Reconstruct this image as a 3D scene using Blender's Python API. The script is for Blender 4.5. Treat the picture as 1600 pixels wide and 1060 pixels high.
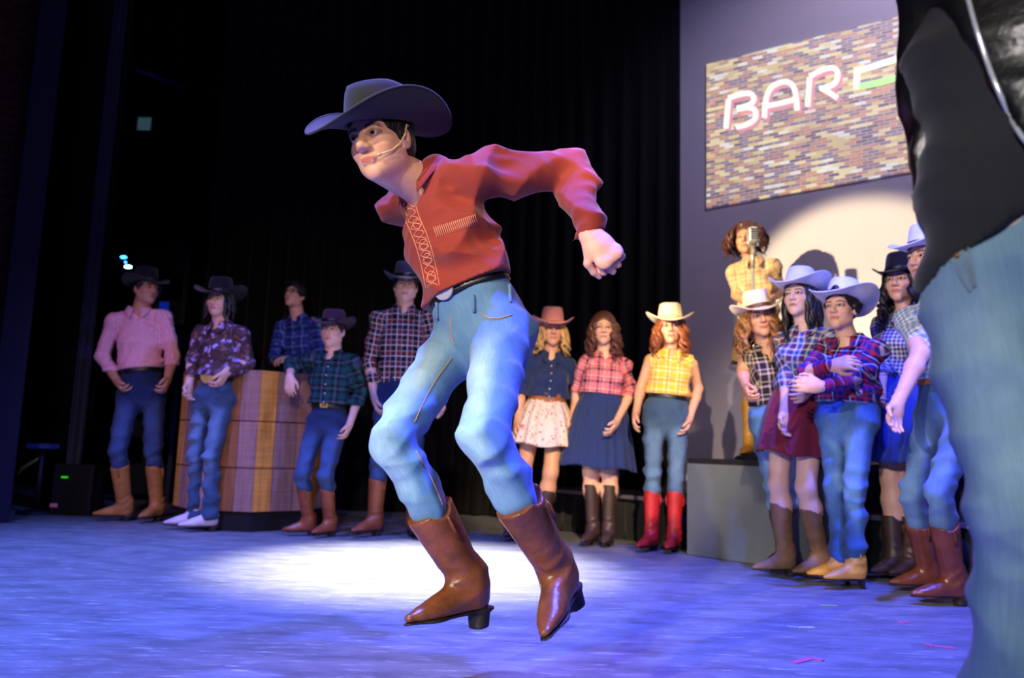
import bpy, math, random
import numpy as np
from mathutils import Vector, Matrix
from mathutils.bvhtree import BVHTree

for _o in list(bpy.data.objects):
    bpy.data.objects.remove(_o)
scene = bpy.context.scene
COL = scene.collection
random.seed(7)
RNG = np.random.default_rng(11)

# ---------------------------------------------------------------- camera
FPX = 1220.0            # focal length in pixels of the 1600 x 1060 frame
CAM_H = 0.65            # camera height above the stage floor
CAM = np.array([0.0, 0.0, CAM_H])
_zc = np.array([265.0, 9030.0, -FPX]); _zc /= np.linalg.norm(_zc)      # world up seen in the camera's frame
_fc = np.array([0.0, 0.0, -1.0]); _yc = _fc - _zc * _fc.dot(_zc); _yc /= np.linalg.norm(_yc)
_xc = np.cross(_yc, _zc)
R_CW = np.array([_xc, _yc, _zc])        # rows: world axes in camera frame -> maps camera vectors to world
cam_data = bpy.data.cameras.new('camera')
cam = bpy.data.objects.new('camera', cam_data); COL.objects.link(cam)
cam_data.sensor_width = 36.0
cam_data.lens = 36.0 * FPX / 1600.0
cam_data.clip_start = 0.05
_m = np.eye(4); _m[:3, :3] = R_CW; _m[:3, 3] = CAM
cam.matrix_world = Matrix(_m.tolist())
cam_data.dof.use_dof = True
cam_data.dof.focus_distance = 2.35
cam_data.dof.aperture_fstop = 2.4
scene.camera = cam


def ray(px, py):
    v = R_CW @ np.array([px - 800.0, 530.0 - py, -FPX])
    return v


def W(px, py, Y):                       # the point on that line of sight at stage depth Y
    v = ray(px, py)
    return CAM + v * (Y / v[1])


def G(px, py, z=0.0):                   # where that line of sight meets the level z
    v = ray(px, py)
    return CAM + v * ((z - CAM_H) / v[2])


def FL(px, Y, z=0.0):                   # level point below pixel column px at depth Y
    y = 700.0
    for _ in range(6):
        p = W(px, y, Y)
        s = FPX / Y
        y += (p[2] - z) * s
    p = W(px, y, Y); p[2] = z
    return p


# ---------------------------------------------------------------- light and exposure
scene.view_settings.view_transform = 'Standard'
scene.view_settings.look = 'None'
scene.view_settings.exposure = 0.0
scene.view_settings.gamma = 1.0
scene.view_settings.use_curve_mapping = False
world = bpy.data.worlds.new('world'); scene.world = world
world.use_nodes = True
world.node_tree.nodes['Background'].inputs[0].default_value = (0.10, 0.11, 0.30, 1)
world.node_tree.nodes['Background'].inputs[1].default_value = 0.035


def spot(name, loc, aim, watts, color, angle, blend=0.5, radius=0.08):
    d = bpy.data.lights.new(name, 'SPOT')
    d.energy = watts; d.color = color
    d.spot_size = math.radians(angle); d.spot_blend = blend; d.shadow_soft_size = radius
    o = bpy.data.objects.new(name, d); COL.objects.link(o)
    o.location = loc
    o.rotation_euler = (Vector(aim) - Vector(loc)).to_track_quat('-Z', 'Y').to_euler()
    return o


# front-of-house spots (warm), far out in the hall; the last one is an added fill
spot('front_spot_dancer', (-4.6, -2.6, 2.7), (-0.2, 2.3, 1.05), 1650, (1.0, 0.80, 0.60), 23, 0.6, 0.05)
spot('front_spot_legs', (-3.0, -4.2, 2.6), (-0.05, 2.2, 0.35), 1500, (0.78, 0.95, 1.0), 9.5, 0.8, 0.08)
spot('front_spot_women', (0.7, -5.5, 5.0), (0.66, 5.1, 0.8), 7000, (1.0, 0.74, 0.46), 10.5, 0.6, 0.06)
spot('front_spot_right_group', (-3.4, -5.0, 3.4), (1.6, 4.0, 0.85), 1700, (1.0, 0.84, 0.76), 14, 0.5, 0.08)
spot('side_spot_singer', (-5.0, 0.5, 2.9), W(1340, 480, 5.9), 7000, (1.0, 0.80, 0.46), 11.5, 0.35, 0.05)
spot('front_spot_left_group', (0.5, -6.0, 3.4), (-1.5, 5.4, 0.8), 1300, (1.0, 0.74, 0.52), 22, 0.9, 0.10)
spot('added_fill_right_edge', (-1.8, -3.5, 2.6), (1.35, 1.25, 0.7), 900, (0.85, 0.95, 1.0), 20, 0.9, 0.2)  # added fill, only brightens the person at the right edge
# coloured stage washes from the rig
spot('blue_wash_left', (-2.6, 2.3, 6.2), (-2.0, 2.9, 0.0), 6400, (0.13, 0.20, 1.0), 62, 1.0, 0.15)
spot('blue_wash_right', (1.4, 1.8, 6.2), (1.3, 2.4, 0.0), 6600, (0.07, 0.10, 1.0), 58, 1.0, 0.15)
spot('violet_back_light', (1.2, 5.6, 5.4), (-0.1, 2.2, 1.1), 1050, (0.50, 0.16, 1.0), 26, 0.8, 0.12)
spot('magenta_front_left', (-4.2, -1.5, 4.2), (-2.2, 5.5, 1.0), 600, (0.62, 0.25, 1.0), 22, 0.9, 0.12)
spot('blue_side_left_group', (1.5, 2.0, 5.0), (-1.9, 5.4, 0.7), 800, (0.12, 0.2, 1.0), 34, 0.9, 0.12)
spot('blue_side_right_group', (4.2, 1.5, 4.0), (1.5, 3.8, 1.0), 1000, (0.16, 0.18, 1.0), 30, 0.9, 0.12)
_pl = G(655, 884)
spot('white_floor_spot', (_pl[0] + 0.2, _pl[1] + 1.2, 6.2), _pl, 12000, (1.0, 0.97, 0.95), 22, 1.0, 0.10)
spot('screen_wash', (3.2, 3.4, 5.8), W(1280, 200, 6.2), 480, (0.78, 0.68, 0.95), 60, 1.0, 0.2)


# ---------------------------------------------------------------- small maths and mesh helpers
def nrm(v):
    v = np.asarray(v, float); n = np.linalg.norm(v)
    return v / n if n > 1e-9 else v


def sm(a, b, x):
    t = np.clip((x - a) / (b - a), 0, 1)
    return t * t * (3 - 2 * t)


class MB:
    """collects boxes, tubes and grids; build() links them as one mesh object"""
    def __init__(s):
        s.v = []; s.f = []; s.mi = []; s.n = 0; s.cuv = []

    def add(s, v, f, mi=0):
        v = np.asarray(v, float).reshape(-1, 3)
        s.v.append(v)
        for q in f:
            s.f.append([int(i) + s.n for i in q]); s.mi.append(mi)
        s.n += len(v)

    def grid(s, P, closed_u=False, closed_v=False, mi=0, flip=False):
        P = np.asarray(P, float); nu, nv = P.shape[:2]
        f = []
        for i in range(nu - (0 if closed_u else 1)):
            for j in range(nv - (0 if closed_v else 1)):
                a = i * nv + j; b = i * nv + (j + 1) % nv
                c = ((i + 1) % nu) * nv + (j + 1) % nv; d = ((i + 1) % nu) * nv + j
                f.append((a, d, c, b) if flip else (a, b, c, d))
        s.add(P.reshape(-1, 3), f, mi)

    def box(s, c, ax, ay, az, mi=0):     # half axes as vectors
        c, ax, ay, az = (np.asarray(x, float) for x in (c, ax, ay, az))
        v = [c + i * ax + j * ay + k * az for i in (-1, 1) for j in (-1, 1) for k in (-1, 1)]
        s.add(v, [(0, 1, 3, 2), (4, 6, 7, 5), (0, 4, 5, 1), (2, 3, 7, 6), (0, 2, 6, 4), (1, 5, 7, 3)], mi)

    def tube(s, pts, rad, n=6, mi=0, cap=True, flat=None):
        pts = np.asarray(pts, float); m = len(pts)
        rad = np.broadcast_to(np.asarray(rad, float), (m,))
        t = np.gradient(pts, axis=0)
        ref = np.array([0.31, 0.87, 0.39]); rows = []
        a = nrm(np.cross(t[0], ref))
        for i in range(m):
            ti = nrm(t[i]); a = nrm(a - ti * a.dot(ti)); b = np.cross(ti, a)
            th = np.arange(n) * 2 * math.pi / n
            rows.append(pts[i] + rad[i] * (np.cos(th)[:, None] * a + np.sin(th)[:, None] * b))
        base = s.n
        s.grid(rows, closed_v=True, mi=mi)
        if cap:
            s.f.append([base + i for i in range(n)][::-1]); s.mi.append(mi)
            s.f.append([base + (m - 1) * n + i for i in range(n)]); s.mi.append(mi)

    def lathe(s, c, axis, ref, prof, n=24, mi=0, sx=1.0, sy=1.0):
        axis = nrm(axis); a = nrm(np.asarray(ref, float) - axis * np.dot(ref, axis)); b = np.cross(axis, a)
        th = np.arange(n) * 2 * math.pi / n
        rows = [np.asarray(c) + axis * h + r * (sx * np.cos(th)[:, None] * a + sy * np.sin(th)[:, None] * b) for r, h in prof]
        base = s.n
        s.grid(rows, closed_v=True, mi=mi)
        s.f.append([base + i for i in range(n)][::-1]); s.mi.append(mi)
        s.f.append([base + (len(prof) - 1) * n + i for i in range(n)]); s.mi.append(mi)

    def build(s, name, mats, parent=None, smooth=True, cuv=None, solid=0.0, solid_offset=0.0, origin=None):
        V = np.concatenate(s.v) if s.v else np.zeros((0, 3))
        me = bpy.data.meshes.new(name)
        me.from_pydata(V.tolist(), [], s.f)
        o = finish(name, me, mats, parent, smooth)
        if len(s.mi) and max(s.mi) > 0:
            me.polygons.foreach_set('material_index', s.mi)
        if cuv is not None:
            put_vec(me, 'cuv', cuv(V))
        if solid:
            md = o.modifiers.new('solid', 'SOLIDIFY'); md.thickness = solid; md.offset = solid_offset
        return o


def put_vec(me, name, arr):
    at = me.attributes.new(name, 'FLOAT_VECTOR', 'POINT')
    at.data.foreach_set('vector', np.asarray(arr, np.float32).ravel())


def finish(name, me, mats, parent, smooth=True):
    if not isinstance(mats, (list, tuple)):
        mats = [mats]
    for m in mats:
        me.materials.append(m)
    if smooth:
        me.polygons.foreach_set('use_smooth', [True] * len(me.polygons))
    me.update()
    o = bpy.data.objects.new(name, me); COL.objects.link(o)
    if parent is not None:
        o.parent = parent
        o.matrix_parent_inverse = parent.matrix_world.inverted()
    return o


def empty(name, loc, label, cat, group=None):
    o = bpy.data.objects.new(name, None); COL.objects.link(o)
    o.location = [float(x) for x in loc]; o.empty_display_size = 0.1
    o['label'] = label; o['category'] = cat
    if group: o['group'] = group
    o.matrix_world = Matrix.Translation(o.location)
    return o


def tag(o, label, cat, group=None, kind=None):
    o['label'] = label; o['category'] = cat
    if group: o['group'] = group
    if kind: o['kind'] = kind
    return o


# ---------------------------------------------------------------- implicit surfaces
class SDF:
    def __init__(s):
        s.ops = []; s.disp = None; s.planes = []

    def rc(s, a, b, ra, rb, k=0.02, flat=None, sub=False):
        a = np.asarray(a, np.float32); b = np.asarray(b, np.float32)
        r = max(ra, rb) + k + 0.01
        lo = np.minimum(a, b) - r; hi = np.maximum(a, b) + r
        s.ops.append(('rc', a, b, ra, rb, flat, k, sub, lo, hi)); return s

    def el(s, c, r, rot=None, k=0.02, sub=False):
        c = np.asarray(c, np.float32); r = np.asarray(r, np.float32)
        rot = np.eye(3) if rot is None else np.asarray(rot)
        m = float(r.max()) + k + 0.01
        s.ops.append(('el', c, r, rot.astype(np.float32), None, None, k, sub, c - m, c + m)); return s

    def box(s, c, h, rot, rnd=0.005, k=0.005, sub=False):
        c = np.asarray(c, np.float32); h = np.asarray(h, np.float32)
        m = float(np.linalg.norm(h)) + k + 0.01
        s.ops.append(('box', c, h, np.asarray(rot, np.float32), rnd, None, k, sub, c - m, c + m)); return s

    def plane(s, p, n, k=0.0):          # keep the side opposite to n
        s.planes.append((np.asarray(p, np.float32), nrm(n).astype(np.float32))); return s

    def bounds(s):
        lo = np.min([o[8] for o in s.ops if not o[7]], axis=0); hi = np.max([o[9] for o in s.ops if not o[7]], axis=0)
        return lo, hi

    def prim(s, op, p):
        if op[0] == 'rc':
            _, a, b, ra, rb, flat = op[:6]
            ba = b - a; L = float(ba @ ba) + 1e-9
            q = p - a
            t = np.clip((q @ ba) / L, 0, 1)
            q = q - t[:, None] * ba
            if flat is not None:
                ax, fac = flat
                ax = np.asarray(ax, np.float32)
                q = q + ((q @ ax) * (1.0 / fac - 1.0))[:, None] * ax
                return (np.sqrt((q * q).sum(1)) - (ra + (rb - ra) * t)) * (0.5 + 0.5 * fac)
            return np.sqrt((q * q).sum(1)) - (ra + (rb - ra) * t)
        if op[0] == 'el':
            _, c, r, rot = op[:4]
            q = (p - c) @ rot
            q1 = q / r; q2 = q1 / r
            k0 = np.sqrt((q1 * q1).sum(1)) + 1e-9; k1 = np.sqrt((q2 * q2).sum(1)) + 1e-9
            return k0 * (k0 - 1.0) / k1
        _, c, h, rot, rnd = op[:5]
        q = np.abs((p - c) @ rot) - (h - rnd)
        return np.sqrt((np.maximum(q, 0) ** 2).sum(1)) + np.minimum(q.max(1), 0) - rnd

    def __call__(s, p):
        p = np.asarray(p, np.float32)
        d = np.full(len(p), 0.6, np.float32)
        for op in s.ops:
            k, sub, lo, hi = op[6:10]
            idx = np.nonzero(((p > lo) & (p < hi)).all(1))[0]
            if len(idx) == 0:
                continue
            dp = s.prim(op, p[idx]); dc = d[idx]
            if sub:
                dp = -dp
                h = np.maximum(k - np.abs(dc - dp), 0) / max(k, 1e-6)
                d[idx] = np.maximum(dc, dp) + h * h * k * 0.25
            else:
                h = np.maximum(k - np.abs(dc - dp), 0) / max(k, 1e-6)
                d[idx] = np.minimum(dc, dp) - h * h * k * 0.25
        if s.disp is not None:
            near = np.nonzero(np.abs(d) < 0.06)[0]
            if len(near):
                d[near] += s.disp(p[near])
        for q, n in s.planes:
            d = np.maximum(d, (p - q) @ n)
        return d


def nets(f, lo, hi, vox):
    """naive surface nets over a block-sparse grid"""
    lo = np.asarray(lo, np.float32); hi = np.asarray(hi, np.float32)
    B = 4
    nb = np.maximum(np.ceil((hi - lo) / (vox * B)).astype(int), 1)
    n = nb * B
    cx = [lo[i] + vox * B * (np.arange(nb[i]) + 0.5) - vox * 0.5 for i in range(3)]
    C = np.stack(np.meshgrid(*cx, indexing='ij'), -1).reshape(-1, 3).astype(np.float32)
    dc = f(C)
    D = np.empty(tuple(n), np.float32)
    act = np.abs(dc) < vox * B * 1.35 + 0.012
    D.reshape(nb[0], B, nb[1], B, nb[2], B)[:] = dc.reshape(nb[0], 1, nb[1], 1, nb[2], 1)
    bi = np.stack(np.unravel_index(np.nonzero(act)[0], tuple(nb)), -1)
    off = np.stack(np.meshgrid(*[np.arange(B)] * 3, indexing='ij'), -1).reshape(-1, 3)
    gi = (bi[:, None, :] * B + off[None]).reshape(-1, 3)
    if len(gi) == 0:
        return np.zeros((0, 3)), np.zeros((0, 4), int)
    D[gi[:, 0], gi[:, 1], gi[:, 2]] = f(lo + gi.astype(np.float32) * vox)
    ins = D < 0
    cnt = np.zeros(tuple(n - 1), np.int8)
    for a in (0, 1):
        for b in (0, 1):
            for c in (0, 1):
                cnt += ins[a:n[0] - 1 + a, b:n[1] - 1 + b, c:n[2] - 1 + c]
    cells = np.stack(np.nonzero((cnt > 0) & (cnt < 8)), -1)
    cid = np.full(tuple(n - 1), -1, np.int32)
    cid[cells[:, 0], cells[:, 1], cells[:, 2]] = np.arange(len(cells))
    corn = np.array([(a, b, c) for a in (0, 1) for b in (0, 1) for c in (0, 1)])
    dv = np.stack([D[cells[:, 0] + o[0], cells[:, 1] + o[1], cells[:, 2] + o[2]] for o in corn], 1)
    acc = np.zeros((len(cells), 3)); num = np.zeros(len(cells))
    for i in range(8):
        for j in range(i + 1, 8):
            if np.abs(corn[i] - corn[j]).sum() != 1:
                continue
            m = (dv[:, i] < 0) != (dv[:, j] < 0)
            t = np.where(m, dv[:, i] / np.where(m, dv[:, i] - dv[:, j], 1), 0)
            pt = corn[i] + t[:, None] * (corn[j] - corn[i])
            acc += np.where(m[:, None], pt, 0); num += m
    V = lo + vox * (cells + acc / num[:, None])
    quads = []
    for ax in range(3):
        u, w = (ax + 1) % 3, (ax + 2) % 3
        sl0 = [slice(1, n[i] - 1) for i in range(3)]; sl1 = list(sl0)
        sl0[ax] = slice(0, n[ax] - 1); sl1[ax] = slice(1, n[ax])
        A = ins[tuple(sl0)]; Bm = ins[tuple(sl1)]
        for flip, m in ((False, A & ~Bm), (True, ~A & Bm)):
            e = np.stack(np.nonzero(m), -1)
            if len(e) == 0:
                continue
            st = np.array([1, 1, 1]); st[ax] = 0
            e = e + st
            du = np.zeros(3, int); du[u] = 1
            dw = np.zeros(3, int); dw[w] = 1
            ids = []
            for o in (-du - dw, -dw, np.zeros(3, int), -du):
                q = e + o
                ids.append(cid[q[:, 0], q[:, 1], q[:, 2]])
            ids = np.stack(ids, 1)
            ids = ids[(ids >= 0).all(1)]
            quads.append(ids[:, ::-1] if flip else ids)
    Q = np.concatenate(quads) if quads else np.zeros((0, 4), int)
    return V, Q


def mesh_arrays(name, V, Q):
    me = bpy.data.meshes.new(name)
    me.vertices.add(len(V)); me.vertices.foreach_set('co', np.asarray(V, np.float32).ravel())
    me.loops.add(len(Q) * 4); me.loops.foreach_set('vertex_index', np.asarray(Q, np.int32).ravel())
    me.polygons.add(len(Q)); me.polygons.foreach_set('loop_start', np.arange(len(Q), dtype=np.int32) * 4)
    me.update(calc_edges=True)
    return me


def sdf_obj(name, f, vox, mats, parent, regions=None, cuv=None, mask=None, shift=None):
    """regions: [(lo, hi, vox)] finer boxes; the rest of the surface is meshed at vox"""
    lo, hi = f.bounds()
    parts = []
    V, Q = nets(f, lo - 2 * vox, hi + 2 * vox, vox)
    if regions:
        c = V[Q].mean(1)
        keep = np.ones(len(Q), bool)
        for (a, b, v) in regions:
            keep &= ~((c > np.asarray(a) + 0.3 * vox) & (c < np.asarray(b) - 0.3 * vox)).all(1)
        Q = Q[keep]
    parts.append((V, Q))
    for (a, b, v) in (regions or []):
        parts.append(nets(f, a, b, v))
    n = 0; VV = []; QQ = []
    for V, Q in parts:
        VV.append(V); QQ.append(Q + n); n += len(V)
    V = np.concatenate(VV); Q = np.concatenate(QQ)
    used = np.unique(Q); mp = np.full(n, -1, np.int64); mp[used] = np.arange(len(used))
    V = V[used]; Q = mp[Q]
    me = mesh_arrays(name, V, Q)
    o = finish(name, me, mats, parent)
    if cuv is not None:
        put_vec(me, 'cuv', cuv(V))
    if mask is not None:
        put_vec(me, 'mask', mask(V))
    return o


def folds(dirs, seed=0, base=None):
    """cloth folds: list of (direction, wavelength, amplitude)"""
    r = np.random.default_rng(seed)
    W_ = []
    for d, wl, amp in dirs:
        d = nrm(d); e = nrm(np.cross(d, r.normal(size=3))); g = np.cross(d, e)
        W_.append((d.astype(np.float32), e.astype(np.float32), g.astype(np.float32), 2 * math.pi / wl, amp, r.uniform(0, 6.28, 3)))

    def f(p):
        out = np.zeros(len(p), np.float32)
        for d, e, g, w, amp, ph in W_:
            x = (p @ d) * w + ph[0] + 1.5 * np.sin((p @ e) * w * 0.32 + ph[1]) + 1.2 * np.sin((p @ g) * w * 0.28 + ph[2])
            m = 0.55 + 0.45 * np.sin((p @ e) * w * 0.30 + (p @ g) * w * 0.24 + ph[1] * 2)
            out += amp * m * (2 * np.abs(np.sin(x * 0.5)) - 1.2).astype(np.float32)
        return out
    return f

CHECK = False

# ---------------------------------------------------------------- materials
class NT:
    def __init__(s, name):
        s.m = bpy.data.materials.new(name); s.m.use_nodes = True
        s.t = s.m.node_tree; s.N = s.t.nodes; s.L = s.t.links
        s.b = s.N['Principled BSDF']

    def n(s, typ, **kw):
        x = s.N.new(typ)
        for k, v in kw.items():
            if k.startswith('i_'):
                key = k[2:]
                key = int(key) if key.isdigit() else key.replace('_', ' ')
                if isinstance(v, bpy.types.NodeSocket): s.L.new(v, x.inputs[key])
                else: x.inputs[key].default_value = v
            else:
                setattr(x, k, v)
        return x

    def link(s, a, key):
        s.L.new(a, s.b.inputs[key])

    def math(s, op, a, b=None, c=None, clamp=False):
        x = s.N.new('ShaderNodeMath'); x.operation = op; x.use_clamp = clamp
        for i, v in enumerate((a, b, c)):
            if v is None: continue
            if isinstance(v, bpy.types.NodeSocket): s.L.new(v, x.inputs[i])
            else: x.inputs[i].default_value = v
        return x.outputs[0]

    def mix(s, fac, a, b, mode='MIX'):
        x = s.N.new('ShaderNodeMix'); x.data_type = 'RGBA'; x.blend_type = mode
        for i, v in ((0, fac), (6, a), (7, b)):
            if isinstance(v, bpy.types.NodeSocket): s.L.new(v, x.inputs[i])
            elif i == 0: x.inputs[0].default_value = v
            else: x.inputs[i].default_value = (*v, 1) if len(v) == 3 else v
        return x.outputs[2]

    def ramp(s, fac, stops, const=False):
        x = s.N.new('ShaderNodeValToRGB')
        x.color_ramp.interpolation = 'CONSTANT' if const else 'LINEAR'
        e = x.color_ramp.elements
        while len(e) > 1: e.remove(e[0])
        for i, (p, c) in enumerate(stops):
            q = e[0] if i == 0 else e.new(p)
            q.position = p; q.color = (*c, 1)
        s.L.new(fac, x.inputs[0])
        return x.outputs[0]

    def attr(s, name):
        return s.n('ShaderNodeAttribute', attribute_name=name).outputs['Vector']

    def pos(s):
        return s.n('ShaderNodeTexCoord').outputs['Object']

    def noise(s, vec, scale, detail=3, rough=0.55):
        return s.n('ShaderNodeTexNoise', i_Vector=vec, i_Scale=scale, i_Detail=detail, i_Roughness=rough).outputs['Fac']

    def bump(s, h, strength=0.3, dist=0.01):
        x = s.n('ShaderNodeBump', i_Height=h, i_Strength=strength, i_Distance=dist)
        s.L.new(x.outputs[0], s.b.inputs['Normal'])


def lin(c):                              # sRGB 0..255 -> linear
    c = np.asarray(c, float) / 255.0
    return tuple(np.where(c <= 0.04045, c / 12.92, ((c + 0.055) / 1.055) ** 2.4).tolist())


def m_cloth(name, rgb, rough=0.85, var=0.18, scale=30, bump=0.25, sheen=0.15):
    t = NT(name); c = lin(rgb); v = t.pos()
    n = t.noise(v, scale)
    t.link(t.mix(n, tuple(x * (1 - var) for x in c), tuple(min(1, x * (1 + var)) for x in c)), 'Base Color')
    t.b.inputs['Roughness'].default_value = rough
    t.b.inputs['Specular IOR Level'].default_value = 0.2
    t.b.inputs['Sheen Weight'].default_value = sheen
    if bump: t.bump(t.noise(v, 260, 2), bump, 0.002)
    return t.m


def m_plaid(name, period, U, V=None, rough=0.85):
    """woven check: U and V are lists of (start, rgb) bands over one period"""
    t = NT(name); a = t.n('ShaderNodeSeparateXYZ', i_0=t.attr('cuv'))
    out = []
    for ch, bands in ((0, U), (1, V or U)):
        fr = t.math('FRACT', t.math('MULTIPLY', a.outputs[ch], 1.0 / period))
        out.append(t.ramp(fr, [(p, lin(c)) for p, c in bands], True))
    c = t.mix(0.5, out[0], out[1])
    c = t.mix(0.25, c, t.ramp(t.noise(t.pos(), 40), [(0.3, (0.5, 0.5, 0.5)), (0.7, (1, 1, 1))]), 'MULTIPLY')
    t.link(c, 'Base Color')
    t.b.inputs['Roughness'].default_value = rough
    t.b.inputs['Specular IOR Level'].default_value = 0.2
    t.bump(t.noise(t.pos(), 240, 2), 0.2, 0.002)
    return t.m


def m_floral(name, base, spots, scale=28, thr=0.38):
    t = NT(name); v = t.attr('cuv')
    w = t.n('ShaderNodeTexNoise', i_Vector=v, i_Scale=18.0); 
    vm = t.n('ShaderNodeVectorMath', operation='ADD', i_0=v)
    sc = t.n('ShaderNodeVectorMath', operation='SCALE', i_0=w.outputs['Color']); sc.inputs['Scale'].default_value = 0.06
    t.L.new(sc.outputs[0], vm.inputs[1])
    vo = t.n('ShaderNodeTexVoronoi', i_Vector=vm.outputs[0], i_Scale=float(scale))
    sep = t.n('ShaderNodeSeparateColor', i_0=vo.outputs['Color'])
    n = len(spots)
    col = t.ramp(sep.outputs[0], [(i / n, lin(c)) for i, c in enumerate(spots)], True)
    fac = t.ramp(vo.outputs['Distance'], [(thr - 0.03, (1, 1, 1)), (thr + 0.03, (0, 0, 0))])
    t.link(t.mix(fac, lin(base), col), 'Base Color')
    t.b.inputs['Roughness'].default_value = 0.7
    t.bump(t.noise(t.pos(), 240, 2), 0.2, 0.002)
    return t.m


def m_denim(name, dark, light, amount=0.5, rough=0.85):
    """denim: 'mask' x carries the wear on thigh fronts and seats"""
    t = NT(name); p = t.pos()
    a = t.n('ShaderNodeSeparateXYZ', i_0=t.attr('mask'))
    n = t.noise(p, 9, 5, 0.6)
    wear = t.math('MULTIPLY', a.outputs[0], t.math('MULTIPLY_ADD', n, 1.2, 0.2), clamp=True)
    fac = t.math('ADD', t.math('MULTIPLY', wear, 0.75), t.math('MULTIPLY', n, amount * 0.5), clamp=True)
    c = t.mix(fac, lin(dark), lin(light))
    cu = t.n('ShaderNodeMapping', i_Vector=t.attr('cuv')); cu.inputs['Rotation'].default_value = (0, 0, 0.9)
    st = t.n('ShaderNodeTexNoise', i_Vector=t.attr('cuv'), i_Scale=60.0, i_Detail=2.0)
    mp = t.n('ShaderNodeMapping', i_Vector=t.attr('cuv')); mp.inputs['Scale'].default_value = (260, 14, 14)
    vs = t.noise(mp.outputs[0], 1.0, 2)
    c = t.mix(0.35, c, t.ramp(vs, [(0.3, (0.55, 0.55, 0.6)), (0.7, (1, 1, 1))]), 'MULTIPLY')
    t.link(c, 'Base Color')
    t.b.inputs['Roughness'].default_value = rough
    t.b.inputs['Specular IOR Level'].default_value = 0.2
    t.b.inputs['Sheen Weight'].default_value = 0.1
    t.bump(t.noise(p, 300, 2), 0.25, 0.002)
    return t.m


def m_leather(name, rgb, rough=0.38, var=0.4, scale=14, bump=0.35):
    t = NT(name); p = t.pos(); c = lin(rgb)
    n = t.noise(p, scale, 6, 0.65)
    t.link(t.ramp(n, [(0.25, tuple(x * (1 - var) for x in c)), (0.75, tuple(min(1, x * (1 + var)) for x in c))]), 'Base Color')
    t.b.inputs['Roughness'].default_value = rough
    t.bump(t.noise(p, 90, 4), bump, 0.004)
    return t.m


def m_skin(name, rgb, brow=(45, 28, 20), lip=(165, 75, 70)):
    t = NT(name); p = t.pos(); c = lin(rgb)
    a = t.n('ShaderNodeSeparateXYZ', i_0=t.attr('mask'))
    n = t.noise(p, 22, 3)
    base = t.mix(n, tuple(x * 0.92 for x in c), tuple(min(1, x * 1.06) for x in c))
    base = t.mix(t.math('MULTIPLY', a.outputs[2], 0.35), base, lin((205, 110, 95)))
    base = t.mix(t.math('MULTIPLY', a.outputs[0], 0.85), base, lin(lip))
    base = t.mix(t.math('MULTIPLY', a.outputs[1], 0.9), base, lin(brow))
    t.link(base, 'Base Color')
    t.b.inputs['Roughness'].default_value = 0.5
    t.b.inputs['Subsurface Weight'].default_value = 0.12
    t.b.inputs['Subsurface Radius'].default_value = (0.012, 0.005, 0.003)
    t.b.inputs['Subsurface Scale'].default_value = 0.5
    return t.m


def m_plain(name, rgb, rough=0.5, metal=0.0, spec=0.5, emit=0.0, var=0.0, scale=20, bump=0.0):
    t = NT(name); c = lin(rgb)
    if var:
        n = t.noise(t.pos(), scale, 4)
        t.link(t.mix(n, tuple(x * (1 - var) for x in c), tuple(min(1, x * (1 + var)) for x in c)), 'Base Color')
    else:
        t.b.inputs['Base Color'].default_value = (*c, 1)
    t.b.inputs['Roughness'].default_value = rough; t.b.inputs['Metallic'].default_value = metal
    t.b.inputs['Specular IOR Level'].default_value = spec
    if emit:
        t.b.inputs['Emission Color'].default_value = (*c, 1); t.b.inputs['Emission Strength'].default_value = emit
    if bump: t.bump(t.noise(t.pos(), scale * 6, 3), bump, 0.004)
    return t.m


def m_hair(name, rgb, var=0.55):
    t = NT(name); c = lin(rgb)
    mp = t.n('ShaderNodeMapping', i_Vector=t.pos()); mp.inputs['Scale'].default_value = (140, 140, 22)
    n = t.noise(mp.outputs[0], 1.0, 3)
    t.link(t.ramp(n, [(0.3, tuple(x * (1 - var) for x in c)), (0.7, tuple(min(1, x * (1 + var)) for x in c))]), 'Base Color')
    t.b.inputs['Roughness'].default_value = 0.42
    t.bump(n, 0.6, 0.004)
    return t.m


def m_floor():
    t = NT('stage_floor_paint'); p = t.pos()
    mp = t.n('ShaderNodeMapping', i_Vector=p); mp.inputs['Rotation'].default_value = (0, 0, 0.12); mp.inputs['Scale'].default_value = (2.2, 6.0, 1)
    n1 = t.noise(mp.outputs[0], 1.6, 6, 0.65)
    mp2 = t.n('ShaderNodeMapping', i_Vector=p); mp2.inputs['Rotation'].default_value = (0, 0, -0.35); mp2.inputs['Scale'].default_value = (3, 16, 1)
    n2 = t.noise(mp2.outputs[0], 2.6, 5, 0.7)
    c = t.ramp(n1, [(0.3, (0.10, 0.10, 0.105)), (0.72, (0.24, 0.24, 0.25))])
    c = t.mix(t.ramp(n2, [(0.56, (0, 0, 0)), (0.74, (0.8, 0.8, 0.8))]), c, (0.55, 0.55, 0.56))
    t.link(c, 'Base Color')
    t.link(t.ramp(n2, [(0.3, (0.42,) * 3), (0.7, (0.62,) * 3)]), 'Roughness')
    t.bump(n2, 0.15, 0.004)
    return t.m


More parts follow.
